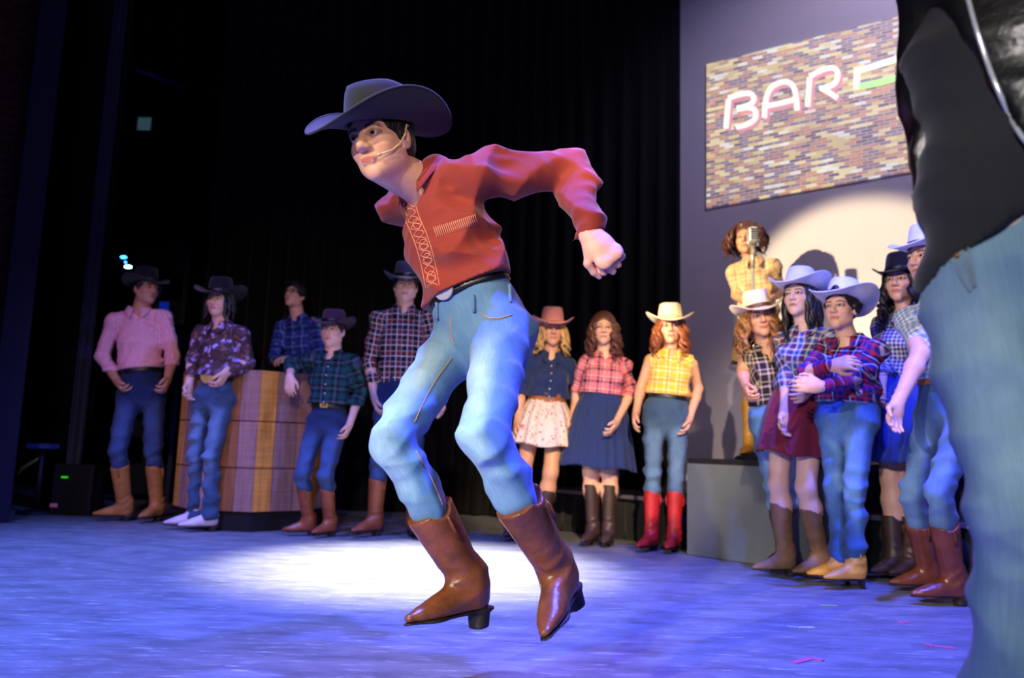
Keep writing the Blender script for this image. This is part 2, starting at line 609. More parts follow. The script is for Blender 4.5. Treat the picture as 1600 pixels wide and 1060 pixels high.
def m_wood(name, rgb, var=0.45):
    t = NT(name); c = lin(rgb)
    oi = t.n('ShaderNodeObjectInfo')
    mp = t.n('ShaderNodeMapping', i_Vector=t.pos()); mp.inputs['Scale'].default_value = (26, 26, 2.2)
    ad = t.n('ShaderNodeVectorMath', operation='ADD', i_0=mp.outputs[0])
    t.L.new(oi.outputs['Random'], ad.inputs[1])
    n = t.noise(ad.outputs[0], 1.2, 6, 0.65)
    mp2 = t.n('ShaderNodeMapping', i_Vector=t.pos()); mp2.inputs['Scale'].default_value = (3, 3, 60)
    n2 = t.noise(mp2.outputs[0], 1.0, 2)
    col = t.ramp(n, [(0.25, tuple(x * (1 - var) for x in c)), (0.75, tuple(min(1, x * (1 + var)) for x in c))])
    col = t.mix(0.4, col, t.ramp(n2, [(0.3, (0.5, 0.48, 0.46)), (0.65, (1, 1, 1))]), 'MULTIPLY')
    t.link(col, 'Base Color')
    t.b.inputs['Roughness'].default_value = 0.7
    t.bump(n, 0.3, 0.006)
    return t.m


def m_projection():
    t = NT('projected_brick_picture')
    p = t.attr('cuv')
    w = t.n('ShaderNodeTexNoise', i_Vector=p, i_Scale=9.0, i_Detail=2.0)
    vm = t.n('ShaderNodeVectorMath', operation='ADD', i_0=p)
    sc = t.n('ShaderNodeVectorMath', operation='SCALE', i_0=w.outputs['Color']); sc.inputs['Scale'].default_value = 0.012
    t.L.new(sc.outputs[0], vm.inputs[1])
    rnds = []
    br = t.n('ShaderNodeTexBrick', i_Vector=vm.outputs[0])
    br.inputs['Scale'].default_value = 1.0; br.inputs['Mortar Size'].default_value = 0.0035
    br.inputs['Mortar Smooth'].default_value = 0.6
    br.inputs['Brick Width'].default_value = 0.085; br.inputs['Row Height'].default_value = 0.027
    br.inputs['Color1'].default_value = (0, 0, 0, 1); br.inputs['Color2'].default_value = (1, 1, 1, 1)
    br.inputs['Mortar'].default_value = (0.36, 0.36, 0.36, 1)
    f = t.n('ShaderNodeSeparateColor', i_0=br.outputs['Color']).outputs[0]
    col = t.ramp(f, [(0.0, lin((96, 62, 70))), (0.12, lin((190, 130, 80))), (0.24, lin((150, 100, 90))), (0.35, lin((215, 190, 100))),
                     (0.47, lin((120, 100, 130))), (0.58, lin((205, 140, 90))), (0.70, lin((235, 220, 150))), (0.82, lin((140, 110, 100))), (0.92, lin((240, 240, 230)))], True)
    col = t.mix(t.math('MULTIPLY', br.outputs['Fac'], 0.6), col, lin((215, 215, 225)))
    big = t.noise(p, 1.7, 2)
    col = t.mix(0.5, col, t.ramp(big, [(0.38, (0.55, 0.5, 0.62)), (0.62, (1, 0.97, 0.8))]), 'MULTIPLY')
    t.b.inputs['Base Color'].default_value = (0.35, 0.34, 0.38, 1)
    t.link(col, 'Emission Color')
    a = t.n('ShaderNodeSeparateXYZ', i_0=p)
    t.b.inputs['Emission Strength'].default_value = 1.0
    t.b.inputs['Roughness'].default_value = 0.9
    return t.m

# ---------------------------------------------------------------- people
def frame_rot(x, y, z):
    return np.stack([x, y, z], 1)


def ik(a, c, l1, l2, pole):
    d = c - a; L = np.linalg.norm(d)
    if L >= l1 + l2 - 1e-4:
        return a + d * (l1 / (l1 + l2))
    x = (l1 * l1 - l2 * l2 + L * L) / (2 * L)
    h = math.sqrt(max(l1 * l1 - x * x, 0))
    u = d / L; p = pole - u * np.dot(pole, u)
    return a + u * x + nrm(p) * h


def head_prims(S, O, r, f, u, s, fem, k=0.012):
    """head with eyes level at O; r = to the person's left, f = forward, u = up"""
    R = frame_rot(r, f, u)
    P = lambda x, y, z: O + s * (x * r + y * f + z * u)
    S.el(P(0, -0.012, 0.030), np.array([0.074, 0.094, 0.086]) * s, R, k=0.02)
    S.el(P(0, 0.022, -0.030), np.array([0.060 if fem else 0.063, 0.066, 0.078]) * s, R, k=0.03 * s)
    jw = 0.036 if fem else 0.043
    S.rc(P(-jw, 0.010, -0.060), P(-0.009, 0.062, -0.098), 0.025 * s, 0.016 * s, k=0.03 * s)
    S.rc(P(jw, 0.010, -0.060), P(0.009, 0.062, -0.098), 0.025 * s, 0.016 * s, k=0.03 * s)
    for q in (-1, 1):
        S.el(P(q * 0.040, 0.052, -0.030), np.array([0.022, 0.024, 0.022]) * s, R, k=0.02 * s)       # cheek
        S.el(P(q * 0.032, 0.099, 0.000), np.array([0.019, 0.018, 0.0125]) * s, R, k=0.014 * s, sub=True)   # eye socket
        S.el(P(q * 0.076, -0.006, -0.012), np.array([0.010, 0.021, 0.032]) * s, R, k=0.008 * s)      # ear
        S.el(P(q * 0.083, 0.000, -0.010), np.array([0.006, 0.010, 0.018]) * s, R, k=0.006 * s, sub=True)
        S.el(P(q * 0.012, 0.094, -0.035), np.array([0.009, 0.011, 0.008]) * s, R, k=0.008 * s)       # nostril wing
        S.el(P(q * 0.031, 0.0715, 0.000), np.array([0.0155, 0.0155, 0.0150]) * s, R, k=0.004 * s)    # lid
    S.rc(P(-0.038, 0.070, 0.022), P(0.038, 0.070, 0.022), 0.013 * s, 0.013 * s, k=0.02 * s)      # brow
    S.rc(P(0, 0.084, 0.012), P(0, 0.107, -0.029), 0.008 * s, 0.0125 * s, k=0.012 * s)            # nose
    S.rc(P(-0.019, 0.080, -0.0610), P(0.019, 0.080, -0.0610), 0.0050 * s, 0.0050 * s, k=0.008 * s)
    S.rc(P(-0.012, 0.0865, -0.0605), P(0.012, 0.0865, -0.0605), 0.0052 * s, 0.0052 * s, k=0.008 * s)
    S.rc(P(-0.014, 0.0840, -0.0715), P(0.013, 0.0840, -0.0715), 0.0060 * s, 0.0060 * s, k=0.008 * s)
    S.rc(P(-0.020, 0.0985, -0.0660), P(0.020, 0.0985, -0.0660), 0.0030 * s, 0.0030 * s, k=0.005 * s, sub=True)


def head_mask(O, r, f, u, s, fem):
    def m(V):
        q = np.stack([(V - O) @ r, (V - O) @ f, (V - O) @ u], 1) / s
        x, y, z = np.abs(q[:, 0]), q[:, 1], q[:, 2]
        front = (y > 0.045)
        lip = sm(1.15, 0.8, np.sqrt((x / 0.022) ** 2 + ((z + 0.066) / 0.0095) ** 2)) * front
        bz = 0.024 - 0.006 * ((x - 0.03) / 0.02) ** 2
        br = sm(1.2, 0.7, np.abs(z - bz) / (0.0045 if fem else 0.006)) * sm(0.008, 0.014, x) * sm(0.056, 0.048, x) * (y > 0.02)
        lash = sm(1.15, 0.9, np.sqrt(((x - 0.031) / 0.020) ** 2 + ((z - 0.001) / 0.0105) ** 2)) * front * (0.75 if fem else 0.55)
        bl = sm(1.2, 0.2, np.sqrt(((x - 0.042) / 0.022) ** 2 + ((z + 0.032) / 0.02) ** 2)) * front
        return np.stack([lip, np.maximum(br, lash), bl], 1)
    return m


def eye_obj(O, r, f, u, s, q, parent, mats):
    mb = MB()
    c = O + s * (q * 0.031 * r + 0.0755 * f + 0.0 * u)
    R = 0.0135 * s
    ang = [0.0, 0.24, 0.30, 0.55, 0.62, 0.95, 1.3, 1.7]
    th = np.arange(12) * 2 * math.pi / 12
    rows = [c + R * (math.cos(a) * f + math.sin(a + 1e-4) * (np.cos(th)[:, None] * r + np.sin(th)[:, None] * u * 0.78)) for a in ang]
    mb.grid(rows, closed_v=True)
    mb.mi = []
    for i in range(len(ang) - 1):
        mb.mi += [2 if i < 2 else (1 if i < 4 else 0)] * 12
    return mb.build('eye', mats, parent)


def hand_prims(S, w, hd, pn, s, curl=0.35, side=1, spread=1.0, thumb=0.5):
    """w wrist, hd towards the knuckles, pn palm normal (the side the fingers curl to); side=+1 puts the thumb on cross(hd, pn)"""
    hd = nrm(hd); pn = nrm(pn - hd * np.dot(pn, hd)); ts = np.cross(hd, pn) * side
    S.rc(w - hd * 0.02 * s, w + hd * 0.03 * s, 0.027 * s, 0.034 * s, k=0.02, flat=(pn, 0.72))
    S.rc(w + hd * 0.03 * s - ts * 0.012 * s, w + hd * 0.078 * s - ts * 0.020 * s, 0.026 * s, 0.022 * s, k=0.02, flat=(pn, 0.55))
    S.rc(w + hd * 0.03 * s + ts * 0.012 * s, w + hd * 0.082 * s + ts * 0.020 * s, 0.026 * s, 0.022 * s, k=0.02, flat=(pn, 0.55))
    tips = []
    for i, (off, L) in enumerate(((-0.033, 0.062), (-0.0115, 0.078), (0.0105, 0.084), (0.032, 0.076))):
        c = w + s * (hd * (0.084 - 0.35 * abs(off - 0.008)) + ts * off * 1.0)
        d = nrm(hd + ts * (off * 3.0 * spread * (1 - min(curl, 1) * 0.7)))
        n = nrm(pn - d * np.dot(pn, d))
        a = 0.0; rad = (0.0094, 0.0086, 0.0080, 0.0068)
        for j, (fr, ca) in enumerate(((0.46, 0.9), (0.30, 1.25), (0.24, 0.9))):
            a += curl * ca * (0.85 + 0.1 * i)
            e = c + s * L * fr * (math.cos(a) * d + math.sin(a) * n)
            S.rc(c, e, rad[j] * s, rad[j + 1] * s, k=0.005 if j else 0.010)
            c = e
        tips.append(c)
    b = w + s * (hd * 0.022 + ts * 0.026 + pn * 0.006)
    m = b + s * 0.040 * nrm(hd * 0.75 + ts * 0.75 + pn * 0.25)
    e = m + s * 0.030 * nrm(hd * 0.95 + ts * (0.35 - 0.5 * thumb) + pn * thumb)
    g = e + s * 0.022 * nrm(hd * 0.9 - ts * 0.5 * thumb + pn * thumb)
    S.rc(b, m, 0.0155 * s, 0.0115 * s, k=0.014)
    S.rc(m, e, 0.0110 * s, 0.0098 * s, k=0.006)
    S.rc(e, g, 0.0098 * s, 0.0078 * s, k=0.005)
    return tips


def hat_obj(O, r, f, u, s, mats, parent, brim=0.085, crown=0.118, curl=1.0, dip=0.02, tilt=0.0, lift=0.050, back=0.0, band=True, roll=0.0, yaw=0.0):
    if yaw:
        cy, sy = math.cos(yaw), math.sin(yaw)
        r, f = cy * r + sy * f, cy * f - sy * r
    ct, st = math.cos(tilt), math.sin(tilt)
    f2 = ct * f + st * u; u2 = ct * u - st * f
    if roll:
        cr, sr = math.cos(roll), math.sin(roll)
        r2 = cr * r + sr * u2; u2 = cr * u2 - sr * r
    else:
        r2 = r
    C = O + s * (lift * u - (0.008 + back) * f)
    n = 56
    th = np.arange(n) * 2 * math.pi / n
    sn, cs = np.sin(th), np.cos(th)                 # cs=1 front
    rows = []
    a_s, a_f = 0.083, 0.103
    for rf, zf, cre in ((0.02, 0.80, 0), (0.25, 0.82, .15), (0.45, 0.90, .5), (0.62, 0.985, 1), (0.74, 1.0, 1), (0.83, 0.955, .8), (0.885, 0.80, .4), (0.93, 0.55, .2), (0.965, 0.28, 0), (0.99, 0.08, 0), (1.0, 0.0, 0)):
        z = crown * (zf - 0.07 * cre * (cs < 0) * np.abs(cs) - 0.12 * cre * np.maximum(cs, 0) ** 3 * 0.4)
        pin = 1 - 0.22 * cre * np.maximum(cs, 0) ** 2
        lift_c = crown * 0.11 * (1 - cre) * (rf < 0.5) * sn ** 2
        rows.append((a_s * rf * sn * pin, a_f * rf * cs, z + lift_c))
    for q in (0.06, 0.15, 0.28, 0.42, 0.56, 0.70, 0.84, 0.95, 1.0):
        sx = brim * q * (1 - 0.16 * curl * q)
        up = curl * 0.085 * np.abs(sn) ** 2.2 * q ** 1.7 * brim / 0.085
        dn = dip * (cs ** 2) * q ** 1.3 * (1 + 0.3 * cs)
        rows.append(((a_s + sx) * sn, (a_f + brim * 1.02 * q) * cs, up - dn))
    P = np.array([[C + s * (x * r2 + y * f2 + z * u2) for x, y, z in zip(*np.broadcast_arrays(*row))] for row in rows])
    mb = MB(); mb.grid(P, closed_v=True)
    mb.f.append(list(range(n))[::-1]); mb.mi.append(0)
    hat = mb.build('hat', mats[0], parent, solid=0.0045 * s, solid_offset=0)
    # rolled brim edge
    e = MB(); ed = np.concatenate([P[-1], P[-1][:1]]); e.tube(ed, 0.0036 * s, n=6, cap=False)
    e.build('brim_edge', mats[0], hat)
    if band:
        b = MB(); rr = []
        for q, z in ((1.012, 0.004), (1.02, 0.012), (1.008, 0.024), (0.995, 0.028)):
            rr.append([C + s * (a_s * q * x * r2 + a_f * q * y * f2 + z * u2) for x, y in zip(sn, cs)])
        b.grid(rr, closed_v=True); b.build('hat_band', mats[1], hat, solid=0.003)
    return hat


def hair_obj(O, r, f, u, s, mat, parent, style, seed=0, vox=0.006, sway=None, hat=False, length=0.42, locks=26, side_only=None):
    R = frame_rot(r, f, u); P = lambda x, y, z: O + s * (x * r + y * f + z * u)
    rg = np.random.default_rng(seed)
    S = SDF()
    g = 0.011 if hat else 0.018
    S.el(P(0, -0.018, 0.034), (np.array([0.074, 0.092, 0.084]) + g) * s, R, k=0.01)
    if style == 'short':
        S.el(P(0, -0.055, -0.02), np.array([0.070, 0.055, 0.06]) * s, R, k=0.02)
        for q in (-1, 1):
            S.rc(P(q * 0.074, 0.012, 0.02), P(q * 0.074, 0.014, -0.018), 0.010 * s, 0.006 * s, k=0.01)
        if not hat:
            for i in range(16):
                a = rg.uniform(-1.2, 1.2); b0 = P(0.06 * math.sin(a), 0.045 + 0.03 * math.cos(a), 0.085)
                S.rc(b0, b0 + s * (0.03 * rg.uniform(.6, 1.2) * f + 0.015 * u * rg.uniform(-.6, 1) + r * rg.uniform(-.02, .02)), 0.016 * s, 0.006 * s, k=0.012)
    elif style == 'curly_short' or style.startswith('bob'):
        for i in range(70):
            d = nrm(rg.normal(size=3)); 
            if d[1] > 0.3 and d[2] < 0.45: continue
            c = P(0.078 * d[0], -0.02 + 0.098 * d[1], 0.035 + 0.09 * d[2])
            S.el(c, np.array([0.022, 0.022, 0.020]) * s * rg.uniform(0.8, 1.3) * (1.25 if style.startswith('bob') else 1), None, k=0.008)
    else:
        S.el(P(0, -0.06, -0.05), np.array([0.078, 0.045, 0.10]) * s, R, k=0.03)
    S.el(P(0, 0.092, -0.060), np.array([0.070, 0.090, 0.118]) * s, R, k=0.012, sub=True)
    S.el(P(0, 0.07, -0.12), np.array([0.09, 0.07, 0.08]) * s, R, k=0.012, sub=True)
    V, Q = nets(S, S.bounds()[0] - 0.02, S.bounds()[1] + 0.02, vox)
    mb = MB(); mb.add(V, Q.tolist())
    if style.startswith('long') or style.startswith('bob'):
        curly = 'curly' in style
        sway = np.zeros(3) if sway is None else np.asarray(sway)
        for i in range(locks):
            t = (i + 0.5) / locks
            a = (-1.0 + 2 * t) * 2.45 + rg.uniform(-.08, .08)      # angle from the back
            x, y = math.sin(a), -math.cos(a)
            if side_only is not None and x * side_only < -0.5: continue
            bob = style.startswith('bob')
            st = P((0.080 if bob else 0.070) * x, -0.015 + (0.09 if bob else 0.080) * y, (0.085 if bob else 0.055) + rg.uniform(-.02, .03))
            L = length * rg.uniform(0.75, 1.08) * s
            ph = rg.uniform(0, 6.28); wv = rg.uniform(0.045, 0.07); amp = rg.uniform(0.012, 0.024) if curly else 0.006
            pts = []; rad = []
            for j in range(15):
                q = j / 14
                out = (0.045 if bob else 0.022) * math.sin(min(q * 3.2, 1.57)) + (0.03 if curly else 0.008) * q
                p = st + s * (x * r + (y * 0.8) * f) * out * (1.0) - np.array([0, 0, 1]) * L * q ** 1.05 - u * 0.0
                p = p + sway * q ** 1.3
                p = p + s * amp * (0.3 + q) * (math.sin(ph + q * L / wv * 6.28 * 0.55) * r + math.cos(ph + q * L / wv * 6.28 * 0.55) * f)
                pts.append(p); rad.append(s * (0.0125 if curly else 0.012) * (0.55 + 0.75 * math.sin(math.pi * min(1, 0.15 + q * 0.8))) * (1 - 0.75 * max(0, q - 0.7) / 0.3))
            mb.tube(pts, rad, n=6)
    return mb.build('hair', mat, parent)


def boot(name, kn, an, toe, up, s, mats, parent, shaft=0.24, r_top=0.062, heel=0.035, vox=0.006, wide=1.0, point=0.8, high_heel=False):
    """an ankle joint, toe direction, up = sole normal; the sole lies 0.088 s below the ankle"""
    t = nrm(toe); up = nrm(up - t * np.dot(up, t)); sd = np.cross(t, up)
    R = frame_rot(sd, t, up)
    sh = nrm(kn - an)
    P = lambda x, y, z: an + s * (x * sd + y * t + z * up)
    S = SDF()
    topc = an + sh * shaft
    lift = 0.03 if high_heel else 0.0
    S.rc(an - sh * 0.01, topc + sh * 0.04, 0.048 * s, r_top * s, k=0.02, flat=(sd, 0.92))
    S.rc(P(0, -0.022, -0.050), P(0, -0.012, 0.02), 0.038 * s, 0.046 * s, k=0.03)
    S.rc(P(0, 0.01, -0.025), P(0, 0.115, -0.055), 0.044 * s, 0.031 * s * wide, k=0.03)
    S.rc(P(0, 0.0, -0.055), P(0, 0.10, -0.060), 0.032 * s, 0.030 * s * wide, k=0.02)
    S.rc(P(0, 0.10, -0.056), P(0, 0.150, -0.060), 0.034 * s * wide, 0.027 * s * wide, k=0.02, flat=(up, 0.68))
    S.rc(P(0, 0.140, -0.062), P(0, 0.192, -0.066), 0.029 * s * wide, 0.0135 * s / point, k=0.02, flat=(up, 0.70))
    S.planes.append((P(0, 0, -0.076).astype(np.float32), (-up).astype(np.float32)))
    # scalloped top edge: dips at the sides
    S.rc(topc + sh * 0.055 - sd * 0.2 * s, topc + sh * 0.055 + sd * 0.2 * s, 0.042, 0.042, k=0.006, sub=True)
    S.plane(topc + sh * 0.035, sh)
    fo = folds([(sh, 0.05, 0.0045)], seed=int(abs(an[0]) * 1000))
    S.disp = lambda p: fo(p) * sm(0.11, 0.03, np.linalg.norm(p - (an + sh * 0.02), axis=1))
    fr = nrm(t - sh * np.dot(t, sh)); 
    cuv = lambda V: np.stack([(V - an) @ sd, (V - an) @ sh, (V - an) @ fr], 1)
    b = sdf_obj(name, S, vox, mats[0], parent, cuv=cuv)
    S2 = SDF()
    S2.rc(P(0, -0.04, -0.082), P(0, 0.03, -0.082), 0.036 * s, 0.028 * s, k=0.01, flat=(up, 0.25))
    S2.rc(P(0, 0.03, -0.082), P(0, 0.12, -0.082), 0.029 * s, 0.039 * s * wide, k=0.01, flat=(up, 0.2))
    S2.rc(P(0, 0.12, -0.082), P(0, 0.196, -0.080), 0.038 * s * wide, 0.019 * s, k=0.01, flat=(up, 0.2))
    if high_heel:
        S2.rc(P(0, -0.035, -0.085), P(0, -0.045, -0.085 - 0.055), 0.022 * s, 0.009 * s, k=0.01)
    else:
        S2.rc(P(0, -0.028, -0.088), P(0, -0.024, -0.088 - heel), 0.034 * s, 0.030 * s, k=0.008, flat=(t, 0.9))
        S2.planes.append((P(0, 0, -0.088 - heel).astype(np.float32), (-up).astype(np.float32)))
    sdf_obj('sole', S2, 0.005, mats[1], b)
    # pull straps
    for q in (-1, 1):
        mb = MB()
        c = topc + sd * q * r_top * s * 0.93 - sh * 0.012
        mb.tube([c - sh * 0.05, c + sh * 0.0, c + sh * 0.022 + sd * q * 0.006, c + sh * 0.0 + sd * q * 0.008, c - sh * 0.04 + sd * q * 0.006], 0.004, n=5)
        mb.build('pull_strap', mats[0], b)
    return b


def ring_on(S, c, u, l, f, n=56, r0=0.03, r1=0.34, off=0.004):
    """points where the surface S is crossed going out from c in the plane (l, f)"""
    th = np.arange(n) * 2 * math.pi / n
    d = np.sin(th)[:, None] * l + np.cos(th)[:, None] * f
    rs = np.linspace(r0, r1, 90)
    pts = (c + d[:, None, :] * rs[None, :, None]).reshape(-1, 3)
    v = S(pts).reshape(n, -1) < 0
    last = np.where(v.any(1), v.shape[1] - 1 - np.argmax(v[:, ::-1], axis=1), 0)
    r = rs[last]
    r = np.where(v.any(1), r, np.median(r))
    r = np.minimum(r, np.median(r) * 1.45)
    for _ in range(2):
        r = (np.roll(r, 1) + 2 * r + np.roll(r, -1)) / 4
    return d, r + off


def belt_obj(S, c, u, l, f, mats, parent, half=0.019, buckle=None, off=0.004, r1=0.30):
    rows = []
    for h in (-half, -half * 0.5, half * 0.5, half):
        d, r = ring_on(S, c + u * h, u, l, f, off=off, r1=r1)
        rows.append(c + u * h + d * r[:, None])
    mb = MB(); mb.grid(rows, closed_v=True)
    b = mb.build('belt', mats[0], parent, solid=0.005, solid_offset=0)
    if buckle:
        w, h, mat, kind = buckle
        d, r = ring_on(S, c, u, l, f, off=off + 0.004, r1=r1)
        bc = c + d[0] * r[0]
        mb = MB()
        if kind == 'oval':
            mb.lathe(bc, f, l, [(0.98, -0.004), (1.0, 0.002), (0.9, 0.006), (0.8, 0.005), (0.4, 0.009), (0.02, 0.010)], n=28, sx=w, sy=h)
        else:
            for dx, dy, hx, hy in ((-w, 0, 0.004, h), (w, 0, 0.004, h), (0, -h, w + 0.004, 0.004), (0, h, w + 0.004, 0.004), (0, 0, w, 0.002)):
                mb.box(bc + l * dx + u * dy + f * 0.002, l * hx, u * hy, f * 0.004)
        mb.build('buckle', mat, b, smooth=(kind == 'oval'))
    return b


def collar_obj(nk, u, l, f, s, mat, parent, r=0.066, h=0.034, open_=0.35, cuvf=None, drop=0.05):
    n = 40
    th = np.linspace(open_, 2 * math.pi - open_, n)
    rows = []
    sn, cs = np.sin(th), np.cos(th)
    fr = np.maximum(cs, 0) ** 2
    def row(rr, z, dz=0):
        return nk + s * ((rr * sn)[:, None] * l + (rr * 1.02 * cs + 0.006)[:, None] * f + (z - 0.030 * fr - dz * fr)[:, None] * u)
    rows.append(row(r + 0.004 + 0 * th, -0.010 + 0 * th))
    rows.append(row(r + 0.001 + 0 * th, h * 0.6 + 0 * th))
    rows.append(row(r + 0.003 + 0 * th, h + 0 * th))
    rows.append(row(r + 0.012 + 0 * th, h * 0.7 + 0 * th, 0.01))
    rows.append(row(r + 0.026 + 0.012 * fr, 0.000 + 0 * th, drop * 0.5))
    rows.append(row(r + 0.034 + 0.020 * fr, -0.012 + 0 * th, drop))
    mb = MB(); mb.grid(rows)
    return mb.build('collar', mat, parent, solid=0.003, cuv=cuvf)


def person(sp):
    H = sp['H']; s = H / 1.75; hs = sp.get('hs', 0.5 + 0.5 * s)
    Y = sp['Y']; z0 = sp.get('z0', 0.0); fem = sp.get('fem', False); bd = sp.get('build', 1.0) * s
    vox = sp.get('vox', 1.0)
    def J(key):
        v = sp[key]
        return W(v[0], v[1], Y + (v[2] if len(v) > 2 else 0.0))
    yaw = math.radians(sp.get('yaw', 0)); f0 = np.array([math.sin(yaw), -math.cos(yaw), 0.0]); l0 = np.array([math.cos(yaw), math.sin(yaw), 0.0])
    pel = J('pelvis'); nk = J('neck')
    u = nrm(nk - pel); T = np.linalg.norm(nk - pel)
    l = nrm(l0 - u * l0.dot(u)); f = np.cross(l, u)
    if 'sh_a' in sp: sh = {'a': J('sh_a'), 'b': J('sh_b')}
    else:
        sw = (0.088 if fem else 0.098) * H * sp.get('shw', 1.0)
        sh = {'a': nk - l * sw - u * 0.040 * H, 'b': nk + l * sw - u * 0.040 * H}
    lsh = nrm(sh['b'] - sh['a'])
    hipw = 0.050 * H
    pt = math.radians(sp.get('pyaw', sp.get('yaw', 0))); lp = np.array([math.cos(pt), math.sin(pt), 0.0]); lp = nrm(lp - u * lp.dot(u)); fp = np.cross(lp, u)
    hip = {'a': J('hip_a') if 'hip_a' in sp else pel - lp * hipw, 'b': J('hip_b') if 'hip_b' in sp else pel + lp * hipw}
    el = {}; wr = {}; an = {}; kn = {}; td = {}; fu = {}
    for q in 'ab':
        el[q] = J('el_' + q); wr[q] = J('wr_' + q)
        ft = sp['foot_' + q]
        if len(ft) == 2:                                      # (ankle pixel, toe pixel) both with depth: a lifted foot
            an[q] = W(ft[0][0], ft[0][1], Y + ft[0][2]); td[q] = nrm(W(ft[1][0], ft[1][1], Y + ft[1][2]) - an[q])
        else:
            g = FL(ft[0], Y + ft[1], z0); a = math.radians(ft[2])
            hh = sp.get('heel', 0.030)
            td[q] = np.array([math.sin(a), -math.cos(a), 0.0])
            an[q] = g + np.array([0, 0, (0.088 + hh) * s])
        if 'kn_' + q in sp: kn[q] = J('kn_' + q)
        else:
            kn[q] = ik(hip[q], an[q], 0.245 * H, 0.235 * H, f0 + 0.25 * td[q])
    O = J('head'); hy = math.radians(sp.get('hyaw', 0)); hp = math.radians(sp.get('hpitch', 0)); hr = math.radians(sp.get('hroll', 0))
    hf = np.array([math.sin(hy) * math.cos(hp), -math.cos(hy) * math.cos(hp), math.sin(hp)])
    hl = np.array([math.cos(hy), math.sin(hy), 0.0]); hu = np.cross(hf, hl) * -1
    if hu[2] < 0: hu = -hu
    hl2 = math.cos(hr) * hl + math.sin(hr) * hu; hu = math.cos(hr) * hu - math.sin(hr) * hl; hl = hl2
    root = empty('person', [pel[0], pel[1], z0], sp['label'], 'person', sp.get('group'))
    sp['_root'] = root
    # ---- body
    B = SDF()
    up_t = lambda t: pel + u * T * t
    def torso(S, g, k=0.03):
        S.rc(up_t(0.07 if g < 0 else -0.02), up_t(0.25), (0.150 if not fem else 0.158) * bd + g, (0.143 if not fem else 0.122) * bd + g, k=k, flat=(f, 0.70))
        S.rc(up_t(0.25), up_t(0.62), (0.143 if not fem else 0.122) * bd + g, (0.158 if not fem else 0.138) * bd + g, k=k, flat=(f, 0.70))
        S.rc(up_t(0.62), up_t(0.84), (0.158 if not fem else 0.138) * bd + g, 0.105 * bd + g, k=k, flat=(f, 0.72))
        S.rc(sh['a'] + lsh * 0.01, nk - u * 0.048 * s, 0.050 * s + g, 0.056 * s + g, k=k)
        S.rc(sh['b'] - lsh * 0.01, nk - u * 0.048 * s, 0.050 * s + g, 0.056 * s + g, k=k)
        if fem:
            for q in (-1, 1):
                c = up_t(0.60) + l * q * 0.068 * bd + f * 0.075 * bd
                S.el(c, np.array([0.062, 0.060, 0.066]) * bd + g * 0.6, frame_rot(l, f, u), k=0.05)
    torso(B, -0.014)
    neckr = (0.049 if fem else 0.057) * hs
    B.rc(nk - u * 0.05 * s, O - hu * 0.075 * hs - hf * 0.022 * hs, neckr * 1.1, neckr, k=0.04)
    regs = []
    arm_r = (0.040, 0.034, 0.024) if fem else (0.046, 0.039, 0.027)
    ar = [x * s * sp.get('armw', 1.0) for x in arm_r]
    for q in 'ab':
        B.rc(sh[q], el[q], ar[0] * 1.05, ar[1], k=0.03)
        e2 = el[q] + (wr[q] - el[q]) * 0.28
        B.rc(el[q], e2, ar[1], ar[1] * 1.04, k=0.02)
        B.rc(e2, wr[q], ar[1] * 1.04, ar[2], k=0.02)
        sgn = 1 if q == 'b' else -1
        hd = sp.get('hd_' + q); hd = nrm(wr[q] - el[q]) if hd is None else nrm(hd)
        pn = sp.get('pn_' + q); pn = nrm(-l * sgn + 0.2 * f) if pn is None else nrm(pn)
        # thumb side: forward-most for hanging arms unless given
        want = np.asarray(sp.get('th_' + q, f), float)
        side = 1 if np.dot(np.cross(hd, pn), want) > 0 else -1
        if not sp.get('nohand_' + q):
            hand_prims(B, wr[q], hd, pn, s * sp.get('hands', 1.0), curl=sp.get('curl_' + q, 0.35), side=side, thumb=sp.get('thumb_' + q, 0.5))
            c = wr[q] + hd * 0.075 * s
            regs.append((c - 0.135 * s, c + 0.135 * s, sp.get('hvox', 0.005)))
        bl = 0.0 if sp.get('bare') else -0.016
        lr = (0.080, 0.055, 0.056, 0.036) if fem else (0.080, 0.054, 0.054, 0.036)
        lr = [x * bd + bl for x in lr]
        B.rc(hip[q], kn[q], lr[0], lr[1], k=0.03)
        c3 = kn[q] + (an[q] - kn[q]) * 0.3 - f0 * 0.012 * s
        B.rc(kn[q], c3, lr[1] * 0.95, lr[2], k=0.03)
        B.rc(c3, an[q], lr[2], lr[3], k=0.03)
        fu_ = np.array([0, 0, 1.0]) if len(sp['foot_' + q]) == 3 else nrm(kn[q] - an[q]); fu_ = nrm(fu_ - td[q] * np.dot(fu_, td[q]))
        B.rc(an[q], an[q] + td[q] * 0.09 * s - fu_ * 0.048 * s, 0.026 * s, 0.016 * s, k=0.02)
    head_prims(B, O, hl, hf, hu, hs, fem)
    regs.append((O - np.array([0.15, 0.15, 0.155]) * hs, O + np.array([0.15, 0.15, 0.15]) * hs, sp.get('fvox', 0.0042)))
    body = sdf_obj('body', B, sp.get('bvox', 0.012), sp['skin'], root, regions=regs, mask=head_mask(O, hl, hf, hu, hs, fem))
    for q in (-1, 1):
        eye_obj(O, hl, hf, hu, hs, q, root, EYE)
    # ---- coordinates on cloth
    bones = [(pel, nk, l, 1.7)] + [(sh[q], el[q], None, 1.0) for q in 'ab'] + [(el[q], wr[q], None, 1.0) for q in 'ab']
